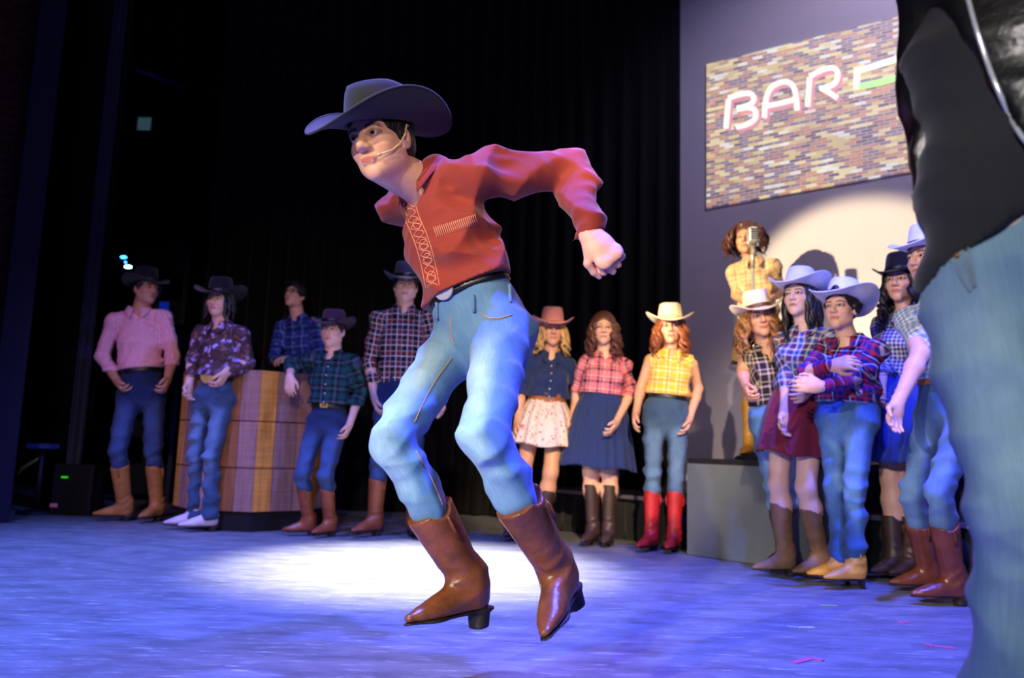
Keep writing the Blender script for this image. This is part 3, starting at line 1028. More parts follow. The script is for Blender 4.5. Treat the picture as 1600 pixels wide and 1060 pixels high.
    def cuv_top(V):
        best = np.full(len(V), 9.0); out = np.zeros((len(V), 3))
        for a, b, lat, wgt in bones:
            ba = b - a; L = np.linalg.norm(ba); ax = ba / L
            t = np.clip((V - a) @ ax / L, 0, 1)
            d = np.linalg.norm(V - a - t[:, None] * ba, axis=1) / wgt
            la = lat if lat is not None else nrm(l - ax * l.dot(ax)) if abs(l.dot(ax)) < 0.9 else nrm(f - ax * f.dot(ax))
            la2 = np.cross(ax, la)
            pick = d < best
            x = (V - a) @ la; y2 = (V - a) @ la2
            val = np.stack([x + (0 if lat is not None else 0.6 * y2), (V - a) @ ax, y2], 1)
            out[pick] = val[pick]; best = np.minimum(best, d)
        return out
    def cuv_leg(V):
        best = np.full(len(V), 9.0); out = np.zeros((len(V), 3))
        for a, b in [(hip[q], kn[q]) for q in 'ab'] + [(kn[q], an[q]) for q in 'ab']:
            ba = b - a; L = np.linalg.norm(ba); ax = ba / L
            t = np.clip((V - a) @ ax / L, 0, 1)
            d = np.linalg.norm(V - a - t[:, None] * ba, axis=1)
            la = nrm(lp - ax * lp.dot(ax)); la2 = np.cross(ax, la)
            val = np.stack([(V - a) @ la, (V - a) @ ax, (V - a) @ la2], 1)
            pick = d < best; out[pick] = val[pick]; best = np.minimum(best, d)
        return out
    def wear(V):
        w = np.zeros(len(V))
        for q in 'ab':
            for a, b, k in ((hip[q], kn[q], 1.0), (kn[q], an[q], 0.8)):
                ba = b - a; L = np.linalg.norm(ba); ax = ba / L
                t = np.clip((V - a) @ ax / L, 0, 1)
                off = V - a - t[:, None] * ba; n = np.linalg.norm(off, axis=1)
                fr = nrm(fp - ax * fp.dot(ax))
                front = np.clip((off @ fr) / np.maximum(n, 1e-4), 0, 1)
                prof = sm(0.05, 0.45, t) if k == 1.0 else sm(0.7, 0.0, t)
                w = np.maximum(w, sm(0.35, 0.95, front) * prof * (n < 0.13))
        return np.stack([w, w * 0, w * 0], 1)
    # ---- top
    tp = sp['top']; TS = SDF(); loose = tp.get('loose', 0.012)
    torso(TS, loose)
    if tp.get('blouse', 0.010):
        TS.el(up_t(0.30), np.array([0.150, 0.110, 0.075]) * bd + tp.get('blouse', 0.010), frame_rot(l, f, u), k=0.05)
    slv = tp.get('sleeve', 'long')
    for q in 'ab':
        sr = tp.get('slr', (0.056, 0.049, 0.039) if not fem else (0.050, 0.045, 0.036))
        sr = [x * s for x in sr]
        if slv == 'long':
            TS.rc(sh[q], el[q], sr[0], sr[1], k=0.035); TS.rc(el[q], wr[q] + (el[q] - wr[q]) * 0.12, sr[1], sr[2], k=0.02)
            TS.rc(wr[q] + (el[q] - wr[q]) * 0.24, wr[q] + (el[q] - wr[q]) * 0.06, sr[2] * 1.0, sr[2] * 0.96, k=0.008)
        elif slv == 'roll':
            e = el[q] + (wr[q] - el[q]) * 0.35
            TS.rc(sh[q], el[q], sr[0], sr[1], k=0.05); TS.rc(el[q], e, sr[1], sr[2] * 1.15, k=0.02)
            TS.rc(e + (el[q] - e) * 0.3, e, sr[2] * 1.28, sr[2] * 1.28, k=0.004)
        elif slv == 'short':
            e = sh[q] + (el[q] - sh[q]) * tp.get('slen', 0.62)
            TS.rc(sh[q], e, sr[0], sr[1] * 1.08, k=0.05)
            TS.plane(e, (el[q] - sh[q])) if False else None
    dn = nrm(O - hu * 0.10 * hs - nk)
    vd = tp.get('vneck', 0.05)
    TS.rc(nk - u * 0.035 * s, nk + dn * 0.25, 0.060 * hs, 0.066 * hs, k=0.01, sub=True)
    TS.rc(nk + f * 0.09 * s + u * 0.02, nk + f * 0.10 * s - u * vd * s, 0.045 * s, 0.012 * s, k=0.01, sub=True)
    if slv == 'none':
        for q, g in (('a', -1), ('b', 1)):
            TS.rc(sh[q] + l * g * 0.045 * s - u * 0.06 * s, sh[q] + l * g * 0.05 * s + u * 0.1 * s, 0.055 * s, 0.05 * s, k=0.01, sub=True)
    wt_ = sp['bottom'].get('waist', 0.27)
    hem = up_t(tp.get('hem', wt_ + 0.015))
    hx = tp.get('hemv', (-1.0, 0.0))
    TS.plane(hem, u * hx[0] + l * hx[1])
    hv = tp.get('folds')
    if hv is None:
        hv = [(nrm(u + 0.5 * l), 0.15, 0.007), (nrm(u - 0.8 * l), 0.11, 0.005), (nrm(el['b'] - sh['b'] + 0.4 * l), 0.075, 0.004), (nrm(u + 0.2 * f), 0.05, 0.002)]
    TS.disp = folds(hv, seed=sp.get('seed', 1))
    shirt = sdf_obj(tp.get('name', 'shirt'), TS, tp.get('vox', 0.009) * vox, tp['mat'], root, cuv=cuv_top)
    if tp.get('collar', True):
        collar_obj(nk + u * 0.004, nrm(u + 0.3 * f * 0), l, f, s, tp.get('collar_mat', tp['mat']), shirt, cuvf=cuv_top, r=tp.get('collar_r', 0.064), open_=tp.get('open', 0.35))
    if tp.get('buttons', True):
        for i in range(5):
            c0 = up_t(0.30 + 0.125 * i) 
            d, r = ring_on(TS, c0, u, l, f, n=16, off=0.001, r1=0.24)
            mb = MB(); mb.lathe(c0 + d[0] * r[0], f, l, [(0.0055, -0.002), (0.0058, 0.001), (0.004, 0.0025), (0.0005, 0.002)], n=10)
            mb.build('button', BUTTON, shirt)
    # ---- trousers or skirt
    bt = sp['bottom']; LS = SDF()
    wt = bt.get('waist', 0.27)
    if bt['kind'] == 'jeans':
        w = bt.get('w', 1.0)
        th_r, kn_r, ca_r = (0.087, 0.060, 0.056) if fem else (0.090, 0.065, 0.060)
        hw = bt.get('hipw', 1.0)
        LS.rc(up_t(wt + 0.06), up_t(0.0), (0.138 if not fem else 0.130) * bd * hw, (0.158 if not fem else 0.165) * bd * hw, k=0.04, flat=(fp, 0.74))
        for q in 'ab':
            LS.el(hip[q] - fp * 0.055 * bd + u * 0.0, np.array([0.080, 0.070, 0.095]) * bd * hw, frame_rot(lp, fp, u), k=0.04)
            LS.rc(hip[q], kn[q], th_r * bd * w, kn_r * bd * w, k=0.026)
            e = an[q] + nrm(kn[q] - an[q]) * bt.get('end', 0.10)
            rr = bt.get('r_end', 0.054)
            c3 = kn[q] + (an[q] - kn[q]) * 0.3 - f0 * 0.012 * s
            LS.rc(kn[q], c3, kn_r * bd * w, ca_r * bd * w, k=0.02)
            bo_ = sp.get('boots', {}); tuck = bt.get('tuck', bo_.get('shaft', 0.22) > 0.15)
            if tuck:
                bt_c = an[q] + nrm(kn[q] - an[q]) * (bo_.get('shaft', 0.22) + 0.045); rt = bo_.get('r_top', 0.064) * s * 0.84
                LS.rc(c3, bt_c, ca_r * bd * w, min(rt, ca_r * bd * w), k=0.02)
                LS.rc(bt_c, bt_c - nrm(kn[q] - an[q]) * 0.07, rt * 0.95, 0.035, k=0.01)
            else:
                LS.rc(c3, e, ca_r * bd * w, rr * s * w, k=0.02)
        LS.plane(up_t(wt + 0.03), u)
        if 'cut' in bt:
            LS.plane(up_t(bt['cut'][0]), -(u * bt['cut'][1] + l * bt['cut'][2]))
        fl = bt.get('folds') or []
        dsp = folds([(nrm(kn['a'] - hip['a'] + 0.1 * lp), 0.11, 0.005), (nrm(u + lp), 0.13, 0.006), (nrm(u - lp), 0.09, 0.004)] + fl, seed=sp.get('seed', 1) + 50)
        kfold = {q: folds([(nrm(kn[q] - an[q]), 0.075, 0.0075)], seed=int(H * 100) + ord(q)) for q in 'ab'}
        def dd(p):
            o = dsp(p)
            for q in 'ab':
                t = np.linalg.norm(p - kn[q], axis=1)
                e = an[q] + nrm(kn[q] - an[q]) * bt.get('end', 0.10)
                o = o + kfold[q](p) * (0.7 * sm(0.17, 0.05, t) + bt.get('stack', 0.8) * sm(0.20, 0.03, np.linalg.norm(p - e, axis=1)))
            return o
        LS.disp = dd
        leg = sdf_obj('jeans', LS, bt.get('vox', 0.009) * vox, bt['mat'], root, cuv=cuv_leg, mask=wear)
        sp['_jeans'] = leg
    else:
        n = 96; L = bt['len']; rows = []
        th = np.arange(n) * 2 * math.pi / n
        top = up_t(wt)
        r0 = (bt.get('rw', 0.135) * bd, bt.get('rw', 0.135) * bd * 0.78)
        fl = bt.get('flare', 0.10); pl = bt.get('pleats', 18); pa = bt.get('pamp', 0.012)
        dnv = nrm(-u * 0.6 + np.array([0, 0, -0.4]))
        rg = np.random.default_rng(sp.get('seed', 1)); ph = rg.uniform(0, 6.28, 4)
        for j in range(22):
            q = j / 21
            hip_b = 0.035 * bd * math.sin(min(1, q * L / 0.20) * 1.57)
            w_ = pa * q ** 0.7 * (np.cos(pl * th + ph[0] + 0.8 * np.sin(3 * th + ph[1])) + 0.4 * np.cos(pl * 0.5 * th + ph[2]))
            a = r0[0] + hip_b + fl * q + w_; b = r0[1] + hip_b + fl * q + w_
            c = top + dnv * L * q
            hemw = (0.010 * np.sin(5 * th + ph[3]))[:, None] * q * dnv
            rows.append(c + (a * np.sin(th))[:, None] * lp + (b * np.cos(th))[:, None] * fp + hemw)
        mb = MB(); mb.grid(rows, closed_v=True)
        def cu(V):
            rel = V - top
            ang = np.arctan2(rel @ lp, rel @ fp)
            return np.stack([np.sin(ang) * 0.3, rel @ dnv, np.cos(ang) * 0.3], 1)
        leg = mb.build('skirt', bt['mat'], root, solid=0.003, cuv=cu)
        if bt.get('tier'):
            r_ = np.array(rows[int(21 * bt['tier'])])
            mb = MB(); mb.tube(np.concatenate([r_, r_[:1]]), 0.0035, n=5, cap=False); mb.build('seam', bt['mat'], leg)
        LS.rc(up_t(wt + 0.06), up_t(wt - 0.1), r0[0], r0[0], flat=(fp, 0.78))
    if sp.get('belt'):
        bl = sp['belt']
        U2 = SDF(); U2.ops = list(LS.ops); U2.planes = []
        c = up_t(wt)
        belt_obj(U2, c, u, lp, fp, (bl['mat'],), root, half=bl.get('half', 0.019), buckle=bl.get('buckle'), off=bl.get('off', 0.006))
    # ---- boots
    bo = sp.get('boots')
    if bo:
        for q in 'ab':
            ft = sp['foot_' + q]
            upv = np.array([0, 0, 1.0]) if len(ft) == 3 else nrm(kn[q] - an[q])
            boot(bo.get('name', 'boot'), kn[q], an[q], td[q], upv, s * bo.get('size', 1.0), bo['mats'], root, shaft=bo.get('shaft', 0.22), r_top=bo.get('r_top', 0.064), heel=bo.get('heel', 0.030), vox=bo.get('vox', 0.007), wide=bo.get('wide', 1.0), high_heel=bo.get('high_heel', False))
    # ---- hair and hat
    hr_ = sp.get('hair')
    if hr_:
        hair_obj(O, hl, hf, hu, hs, hr_['mat'], root, hr_['style'], seed=sp.get('seed', 1), hat='hat' in sp, length=hr_.get('len', 0.42), locks=hr_.get('locks', 26), sway=hr_.get('sway'))
    if 'hat' in sp:
        h = sp['hat']
        hat_obj(O, hl, hf, hu, hs * h.get('size', 1.0), h['mats'], root, brim=h.get('brim', 0.085), crown=h.get('crown', 0.118), curl=h.get('curl', 0.62), dip=h.get('dip', 0.02), tilt=h.get('tilt', 0.0), lift=h.get('lift', 0.050), back=h.get('back', 0.0), roll=h.get('roll', 0.0), yaw=h.get('yaw', 0.0))
    sp.update(_O=O, _hl=hl, _hf=hf, _hu=hu, _hs=hs, _sh=sh, _el=el, _wr=wr, _kn=kn, _an=an, _hip=hip, _u=u, _l=l, _f=f, _nk=nk, _pel=pel, _T=T, _shirt=shirt, _leg=leg, _body=body, _LS=LS, _TS=TS, _s=s)
    if sp.get('check'):
        for q in 'ab':
            print(sp['label'][:24], q, 'upper %.2f fore %.2f thigh %.2f shin %.2f' % tuple(np.linalg.norm(a - b) for a, b in ((sh[q], el[q]), (el[q], wr[q]), (hip[q], kn[q]), (kn[q], an[q]))), 'T %.2f' % T, 'z sh %.2f hip %.2f head %.2f' % (sh[q][2], hip[q][2], O[2]), 'H', H)
    return sp

# ---------------------------------------------------------------- the stage
FLOOR_M = m_floor()
mb = MB(); mb.box((0.5, 4.5, -0.05), (9, 0, 0), (0, 8.5, 0), (0, 0, 0.05))
floor = mb.build('floor', FLOOR_M, smooth=False); floor['kind'] = 'structure'
BLACKWALL = m_plain('black_painted_wall', (9, 9, 14), 0.9, spec=0.1, var=0.2)
mb = MB(); mb.box((-2.5, 9.6, 3.4), (7.5, 0, 0), (0, 0.1, 0), (0, 0, 3.4))
wall = mb.build('wall_back', BLACKWALL, smooth=False); wall['kind'] = 'structure'
# projection cyclorama, turned towards the left of the stage
CY_A = W(1060, 700, 6.75); CY_D = nrm([0.816, -0.578, 0.0]); CY_N = np.array([-0.578, -0.816, 0.0])
CYC_M = m_plain('cyclorama_cloth', (196, 190, 200), 0.95, spec=0.05, var=0.05, scale=3)
a = np.array([CY_A[0], CY_A[1], 0]) - CY_D * 0.25; b = a + CY_D * 5.2
mb = MB(); mb.box((a + b) / 2 - CY_N * 0.06 + np.array([0, 0, 2.7]), CY_D * 2.6, CY_N * 0.05, (0, 0, 2.7))
cyc = mb.build('wall_back_screen', CYC_M, smooth=False); cyc['kind'] = 'structure'


def on_cyc(px, py, off=0.0):
    v = ray(px, py); n = CY_N; p0 = np.array([CY_A[0], CY_A[1], 0]) + n * off
    return CAM + v * (np.dot(p0 - CAM, n) / np.dot(v, n))


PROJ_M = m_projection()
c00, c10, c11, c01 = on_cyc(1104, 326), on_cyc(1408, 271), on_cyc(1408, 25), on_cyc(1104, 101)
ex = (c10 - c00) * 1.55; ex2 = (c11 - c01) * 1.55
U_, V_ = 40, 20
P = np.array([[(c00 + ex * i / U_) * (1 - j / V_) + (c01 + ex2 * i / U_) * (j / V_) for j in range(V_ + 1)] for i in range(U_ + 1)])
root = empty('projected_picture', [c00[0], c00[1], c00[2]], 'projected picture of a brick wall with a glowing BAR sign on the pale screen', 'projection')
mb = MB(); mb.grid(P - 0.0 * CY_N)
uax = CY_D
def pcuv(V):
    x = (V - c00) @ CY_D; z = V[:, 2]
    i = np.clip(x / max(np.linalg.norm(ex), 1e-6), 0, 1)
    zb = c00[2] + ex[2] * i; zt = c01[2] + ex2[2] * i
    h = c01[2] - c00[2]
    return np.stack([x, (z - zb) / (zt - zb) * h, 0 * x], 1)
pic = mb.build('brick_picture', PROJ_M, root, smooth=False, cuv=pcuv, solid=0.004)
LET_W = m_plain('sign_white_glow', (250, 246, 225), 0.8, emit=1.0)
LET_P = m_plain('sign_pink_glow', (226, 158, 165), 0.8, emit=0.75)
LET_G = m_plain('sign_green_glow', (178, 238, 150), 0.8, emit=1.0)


def stroke(mb, pix, wpx, off):
    """a flat ribbon on the screen through these pixels"""
    n = len(pix); L = []; R_ = []
    pix = np.array(pix, float); t = np.gradient(pix, axis=0)
    for p, d in zip(pix, t):
        d = d / (np.linalg.norm(d) + 1e-9); m = np.array([-d[1], d[0]]) * wpx / 2
        L.append(on_cyc(*(p + m), off)); R_.append(on_cyc(*(p - m), off))
    b0 = [x - CY_N * 0.003 for x in L]; b1 = [x - CY_N * 0.003 for x in R_]
    mb.grid([L, R_, b1, b0], closed_u=True)


def arc(pts, n=8):
    """smooth line through the pixel list"""
    pts = np.array(pts, float); out = []
    for i in range(len(pts) - 1):
        p0 = pts[max(i - 1, 0)]; p1 = pts[i]; p2 = pts[i + 1]; p3 = pts[min(i + 2, len(pts) - 1)]
        for j in range(n):
            t = j / n
            out.append(0.5 * ((2 * p1) + (p2 - p0) * t + (2 * p0 - 5 * p1 + 4 * p2 - p3) * t * t + (3 * p1 - p0 - 3 * p2 + p3) * t ** 3))
    out.append(pts[-1])
    return out


LETTERS = {
    'letter_b': [[(1134, 200), (1136, 178), (1138, 155)], [(1138, 153), (1158, 147), (1172, 146), (1178, 154), (1172, 163), (1160, 168), (1152, 170)],
                 [(1152, 170), (1168, 168), (1179, 172), (1180, 184), (1170, 193), (1150, 199)]],
    'letter_a': [[(1194, 184), (1196, 158), (1204, 138), (1222, 128), (1236, 131), (1243, 147), (1245, 172)], [(1196, 166), (1220, 161), (1243, 155)]],
    'letter_r': [[(1262, 166), (1263, 145), (1265, 121)], [(1265, 119), (1288, 108), (1304, 107), (1309, 117), (1304, 130), (1292, 136), (1280, 138)],
                 [(1284, 138), (1296, 145), (1308, 153)]],
}
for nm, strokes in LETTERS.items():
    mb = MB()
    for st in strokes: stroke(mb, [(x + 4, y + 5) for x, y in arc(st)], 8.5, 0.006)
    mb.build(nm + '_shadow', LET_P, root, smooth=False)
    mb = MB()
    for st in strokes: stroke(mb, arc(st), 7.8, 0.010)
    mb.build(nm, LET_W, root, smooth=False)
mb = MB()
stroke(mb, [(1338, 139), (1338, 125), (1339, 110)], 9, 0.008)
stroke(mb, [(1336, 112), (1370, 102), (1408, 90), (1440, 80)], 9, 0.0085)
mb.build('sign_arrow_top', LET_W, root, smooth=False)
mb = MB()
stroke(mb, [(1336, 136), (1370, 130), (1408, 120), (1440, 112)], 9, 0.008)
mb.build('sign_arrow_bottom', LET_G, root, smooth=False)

# ---- platforms
E1 = nrm([0.68, -0.73, 0]); E2 = np.array([0.73, 0.68, 0.0]); P0 = FL(1075, 5.0)
PZ, LZ = 0.595, 0.315
GREYP = m_plain('grey_platform_paint', (88, 95, 98), 0.75, spec=0.25, var=0.12, scale=14, bump=0.15)
BLKP = m_plain('black_platform_paint', (14, 14, 16), 0.7, spec=0.3, var=0.2)
EDGE = m_plain('metal_platform_edge', (150, 140, 150), 0.45, metal=0.6)
SKIRT = m_cloth('black_platform_skirt', (34, 36, 38), 0.95, var=0.2)


def platform(label, t0, t1, d0, d1, z, front, group=None, skirt=False, edge=False):
    c = P0 + E1 * (t0 + t1) / 2 + E2 * (d0 + d1) / 2
    r = empty('stage_platform', c, label, 'platform', group)
    w = (t1 - t0) / 2; d = (d1 - d0) / 2
    mb = MB(); mb.box(c + np.array([0, 0, z - 0.02]), E1 * w, E2 * d, (0, 0, 0.02)); mb.build('deck', BLKP, r, smooth=False)
    if skirt:
        for k, (p, ax, L) in enumerate(((P0 + E1 * t0 + E2 * d0, E1, t1 - t0),)):
            n = int(L * 90); x = np.linspace(0, L, n)
            wv = 0.012 * np.sin(x * 62 + 1.2 * np.sin(x * 9)) + 0.006 * np.sin(x * 23)
            rows = [p + ax * x[:, None] + E2 * (0.02 + wv * (0.4 + 0.6 * (1 - zz / z)))[:, None] + np.array([0, 0, zz]) for zz in (0.003, z * 0.5, z - 0.04)]
            mb = MB(); mb.grid(rows); mb.build('skirt', SKIRT, r, solid=0.004)
        mb = MB(); mb.box(c + np.array([0, 0, (z - 0.05) / 2 + 0.003]), E1 * (w - 0.01), E2 * (d - 0.06), (0, 0, (z - 0.05) / 2)); mb.build('frame', BLKP, r, smooth=False)
    else:
        mb = MB(); mb.box(c + np.array([0, 0, (z - 0.04) / 2 + 0.001]), E1 * (w - 0.012), E2 * (d - 0.012), (0, 0, (z - 0.04) / 2)); mb.build('frame', BLKP, r, smooth=False)
        mb = MB(); mb.box(P0 + E1 * (t0 + t1) / 2 + E2 * d0 + np.array([0, 0, (z - 0.03) / 2 + 0.002]), E1 * w, E2 * 0.009, (0, 0, (z - 0.035) / 2)); mb.build('front_panel', front, r, smooth=False)
    if edge:
        mb = MB(); mb.box(P0 + E1 * (t0 + t1) / 2 + E2 * (d0 - 0.004) + np.array([0, 0, z - 0.012]), E1 * w, E2 * 0.006, (0, 0, 0.013)); mb.build('edge_strip', EDGE, r, smooth=False)
    return r


platform('tall grey fronted platform that the singer at the microphone stands on', 0.0, 0.95, 0.0, 1.45, PZ, GREYP)
platform('low black skirted platform behind the three women left of the tall grey platform', -1.55, -0.004, 0.24, 1.05, LZ, BLKP, skirt=True, edge=True)
platform('low black skirted platform behind the women right of the tall grey platform', 0.954, 2.9, 0.30, 0.80, LZ, BLKP, skirt=True, edge=True)
platform('tall black platform behind the low one at the right', 0.954, 1.75, 0.804, 1.5, PZ, BLKP)

# ---- black drapes
DRAPE = m_cloth('black_velour', (8, 8, 12), 0.95, var=0.3, scale=6, bump=0.1, sheen=0.05)
LEGM = m_cloth('dark_grey_velour', (40, 38, 62), 0.95, var=0.2, scale=6, bump=0.1, sheen=0.3)


def drape(label, p0, p1, z1=6.6, fold=0.17, amp=0.05, mat=None, group=None, seed=0):
    p0 = np.array([p0[0], p0[1], 0.0]); p1 = np.array([p1[0], p1[1], 0.0])
    L = np.linalg.norm(p1 - p0); ax = (p1 - p0) / L; nn = np.array([-ax[1], ax[0], 0])
    n = int(L / fold * 14); x = np.linspace(0, L, n); rg = np.random.default_rng(seed)
    ph = rg.uniform(0, 6.28, 4)
    def prof(k):
        a = x * 2 * math.pi / fold + 1.3 * np.sin(x * 2.1 + ph[0]) + 0.8 * np.sin(x * 5.3 + ph[1])
        return amp * (np.sin(a) + 0.25 * np.sin(2 * a + ph[2])) * (0.7 + 0.3 * np.sin(x * 1.7 + ph[3]))
    rows = [p0 + ax * x[:, None] + nn * (prof(0) * k)[:, None] + np.array([0, 0, z]) for z, k in ((0.012, 1.0), (1.2, 0.95), (3.0, 0.85), (z1, 0.7))]
    mb = MB(); mb.grid(rows)
    o = mb.build('stage_curtain', mat or DRAPE, solid=0.006)
    tag(o, label, 'curtain', group)
    return o


q0 = FL(1071, 6.75); q1 = FL(640, 7.35); q2 = FL(292, 7.3)
drape('wide black pleated curtain behind the dancer, ending beside the pale screen', q1 + np.array([-0.05, 0.06, 0]), q0, seed=1)
drape('black pleated curtain behind the wooden bar counter', q2, q1, seed=2, amp=0.055)
drape('black side curtain behind the man in the pink shirt', FL(60, 6.75), FL(130, 6.95), seed=3, amp=0.04)
drape('narrow grey-edged curtain fold at the left of the wing opening', FL(96, 6.3), FL(118, 6.32), seed=4, fold=0.05, amp=0.015, mat=LEGM)

# ---- proscenium side: brick wall and pale flat
BRK = m_plain('dark_red_brick', (70, 38, 32), 0.9, spec=0.1, var=0.35, scale=9, bump=0.3)
MORT = m_plain('dark_mortar', (28, 26, 26), 0.95, spec=0.1)
wA = FL(-250, 5.2); wB = FL(-30, 5.6)
ax = nrm(wB - wA); nn = np.array([ax[1], -ax[0], 0]); L = np.linalg.norm(wB - wA)
mb = MB(); mb.box((wA + wB) / 2 - nn * 0.06 + np.array([0, 0, 2.6]), ax * L / 2, nn * 0.05, (0, 0, 2.6))
wl = mb.build('wall_left', MORT, smooth=False); wl['kind'] = 'structure'
mb = MB(); mb.box((0, 0, 0), ax * 0.098, nn * 0.022, (0, 0, 0.029)); bm = mb.build('brick', BRK, smooth=False); bmesh_ = bm.data
mb = MB(); mb.box((0, 0, 0), ax * 0.046, nn * 0.022, (0, 0, 0.029)); hm_o = mb.build('brick', BRK, smooth=False); hmesh_ = hm_o.data
bpy.data.objects.remove(bm); bpy.data.objects.remove(hm_o)
row = 0; z = 0.04
while z < 5.15:
    x = L - 0.002
    first = True
    while x > L - 0.62:
        half = first and row % 2
        w = 0.096 if half else 0.204
        o = bpy.data.objects.new('brick', hmesh_ if half else bmesh_); COL.objects.link(o)
        pt = wA + ax * (x - w / 2) - nn * (0.024 + 0.003 * random.random())
        o.location = (pt[0], pt[1], z + 0.03); o.parent = wl
        x -= w; first = False
    z += 0.068; row += 1
FLATM = m_plain('grey_blue_side_flat', (36, 34, 54), 0.85, spec=0.1, var=0.1, scale=3)
fa = FL(-38, 5.5); fb = FL(8, 5.62)
mb = MB(); mb.box((fa + fb) / 2 + np.array([0, 0.03, 3.2]), (fb - fa) / 2, nrm(np.cross(fb - fa, (0, 0, 1))) * 0.03, (0, 0, 3.2))
fo = mb.build('trim_1', FLATM, smooth=False); fo['kind'] = 'structure'

# ---- things in the dark wing
STEEL = m_plain('dark_steel', (40, 42, 60), 0.5, metal=0.5)
LEDB = m_plain('blue_indicator', (40, 120, 255), 0.4, emit=14)
LEDC = m_plain('pale_blue_indicator', (120, 190, 255), 0.4, emit=16)
yw = 7.6
r = empty('equipment_rack', FL(222, yw), 'dark equipment rack with blue indicator lights behind the man in pink', 'rack')
c = FL(222, yw); xs = W(262, 480, yw)[0] - W(186, 480, yw)[0]
topz = W(222, 392, yw)[2]
mb = MB()
for sx in (-1, 1):
    for sy in (0, 1):
        mb.box(c + np.array([sx * xs / 2, sy * 0.5, topz / 2]), (0.02, 0, 0), (0, 0.02, 0), (0, 0, topz / 2))
mb.build('upright', STEEL, r, smooth=False)
for i in range(5):
    z = 0.22 + (topz - 0.3) * i / 4
    mb = MB(); mb.box(c + np.array([0, 0.25, z]), (xs / 2 - 0.02, 0, 0), (0, 0.24, 0), (0, 0, 0.14)); un = mb.build('rack_unit', BLKP, r, smooth=False)
for (px, py, w, h, m) in ((193, 402, 5, 2.2, LEDB), (200, 417, 6, 2.6, LEDC), (196, 410, 1.5, 1.5, LEDB), (244, 487, 2, 1.8, LEDC), (249, 487, 2, 1.8, LEDC)):
    p = W(px, py, yw - 0.012); k = yw / FPX
    mb = MB(); mb.lathe(p, (0, -1, 0), (1, 0, 0), [(1.0, -0.008), (1.0, 0.002), (0.6, 0.005), (0.05, 0.006)], n=14, sx=w * k, sy=h * k); mb.build('indicator_light', m, r)
SCRN = m_plain('dim_blue_display', (14, 34, 150), 0.4, emit=0.6)
p = W(256, 483, yw - 0.012); mb = MB(); mb.box(p, (0.045, 0, 0), (0, 0.006, 0), (0, 0, 0.07)); mb.build('display', SCRN, r, smooth=False)
PAPER = m_plain('pale_notice_paper', (120, 150, 165), 0.8, emit=0.0)
yn = 9.485
p = W(226, 194, yn); k = yn / FPX
nb = empty('notice', p, 'small pale square notice high in the dark wing', 'sign')
mb = MB(); mb.box(p, (11 * k, 0, 0), (0, 0.006, 0), (0, 0, 11 * k)); mb.build('sheet', m_plain('self_glowing_notice', (70, 105, 120), 0.8, emit=0.35), nb, smooth=False)  # paper sheet glows by itself, standing in for light falling on it
mb = MB()
for dx, dz, hx, hz in ((-11.8, 0, 0.8, 12.4), (11.8, 0, 0.8, 12.4), (0, -11.8, 12.4, 0.8), (0, 11.8, 12.4, 0.8)):
    mb.box(p + np.array([dx * k, -0.004, dz * k]), (hx * k, 0, 0), (0, 0.01, 0), (0, 0, hz * k))
mb.build('frame', STEEL, nb, smooth=False)
a_, b_ = W(212, 108, 7.9), W(290, 138, 8.4)
pp = empty('lighting_pipe', a_, 'thin horizontal lighting pipe high in the dark wing', 'pipe')
mb = MB(); mb.tube([a_, b_], 0.028, n=10); mb.build('pipe', m_plain('violet_grey_pipe', (70, 66, 120), 0.4, metal=0.4), pp)
mb = MB()
for t in (0.2, 0.8):
    q = a_ + (b_ - a_) * t; mb.box(q + np.array([0, 0, 0.06]), (0.015, 0, 0), (0, 0.05, 0), (0, 0, 0.06))
    mb.tube([q + np.array([0, 0, 0.1]), q + np.array([0, 0, 0.9])], 0.008, n=6)
mb.build('hanger', STEEL, pp, smooth=False)
# small stand with taped marks at the far left
ys = 6.3
b_ = FL(56, ys); st = empty('equipment_stand', b_, 'dark folding stand with taped edges by the left curtain', 'stand')
tz = W(56, 697, ys)[2]; k = ys / FPX
mb = MB(); mb.tube([b_ + np.array([0, 0, 0.02]), b_ + np.array([0, 0, tz])], 0.02, n=10); mb.lathe(b_, (0, 0, 1), (1, 0, 0), [(0.14, 0.002), (0.14, 0.016), (0.03, 0.03)], n=20); mb.build('pole', STEEL, st)
mb = MB(); mb.box(b_ + np.array([0, 0, tz]), (0.09, 0, 0), (0, 0.07, 0), (0, 0, 0.018)); mb.build('top_plate', m_plain('blue_grey_plate', (60, 80, 140), 0.6), st, smooth=False)
mb = MB(); mb.tube([b_ + np.array([0, 0, tz - 0.08]), W(35, 732, ys), W(28, 742, ys)], 0.012, n=6); mb.build('brace', m_plain('yellow_tape', (150, 140, 40), 0.7), st)
cs = FL(106, ys - 0.05); cz = W(90, 735, ys)[2]
case = empty('equipment_case', cs, 'small black equipment case with a green light by the left curtain', 'case')
mb = MB(); mb.box(cs + np.array([0.02, 0.1, cz / 2 + 0.03]), (0.15, 0, 0), (0, 0.1, 0), (0, 0, cz / 2 + 0.02)); mb.build('case_body', BLKP, case, smooth=False)
for sx in (-1, 1):
    mb = MB(); mb.box(cs + np.array([0.02 + sx * 0.145, -0.002, cz / 2 + 0.03]), (0.008, 0, 0), (0, 0.01, 0), (0, 0, cz / 2 + 0.022)); mb.build('corner_trim', STEEL, case, smooth=False)
p = W(101, 746, ys - 0.06); mb = MB(); mb.box(p, (0.024, 0, 0), (0, 0.004, 0), (0, 0, 0.005)); mb.build('indicator_light', m_plain('green_indicator', (50, 190, 30), 0.5, emit=1.2), case, smooth=False)
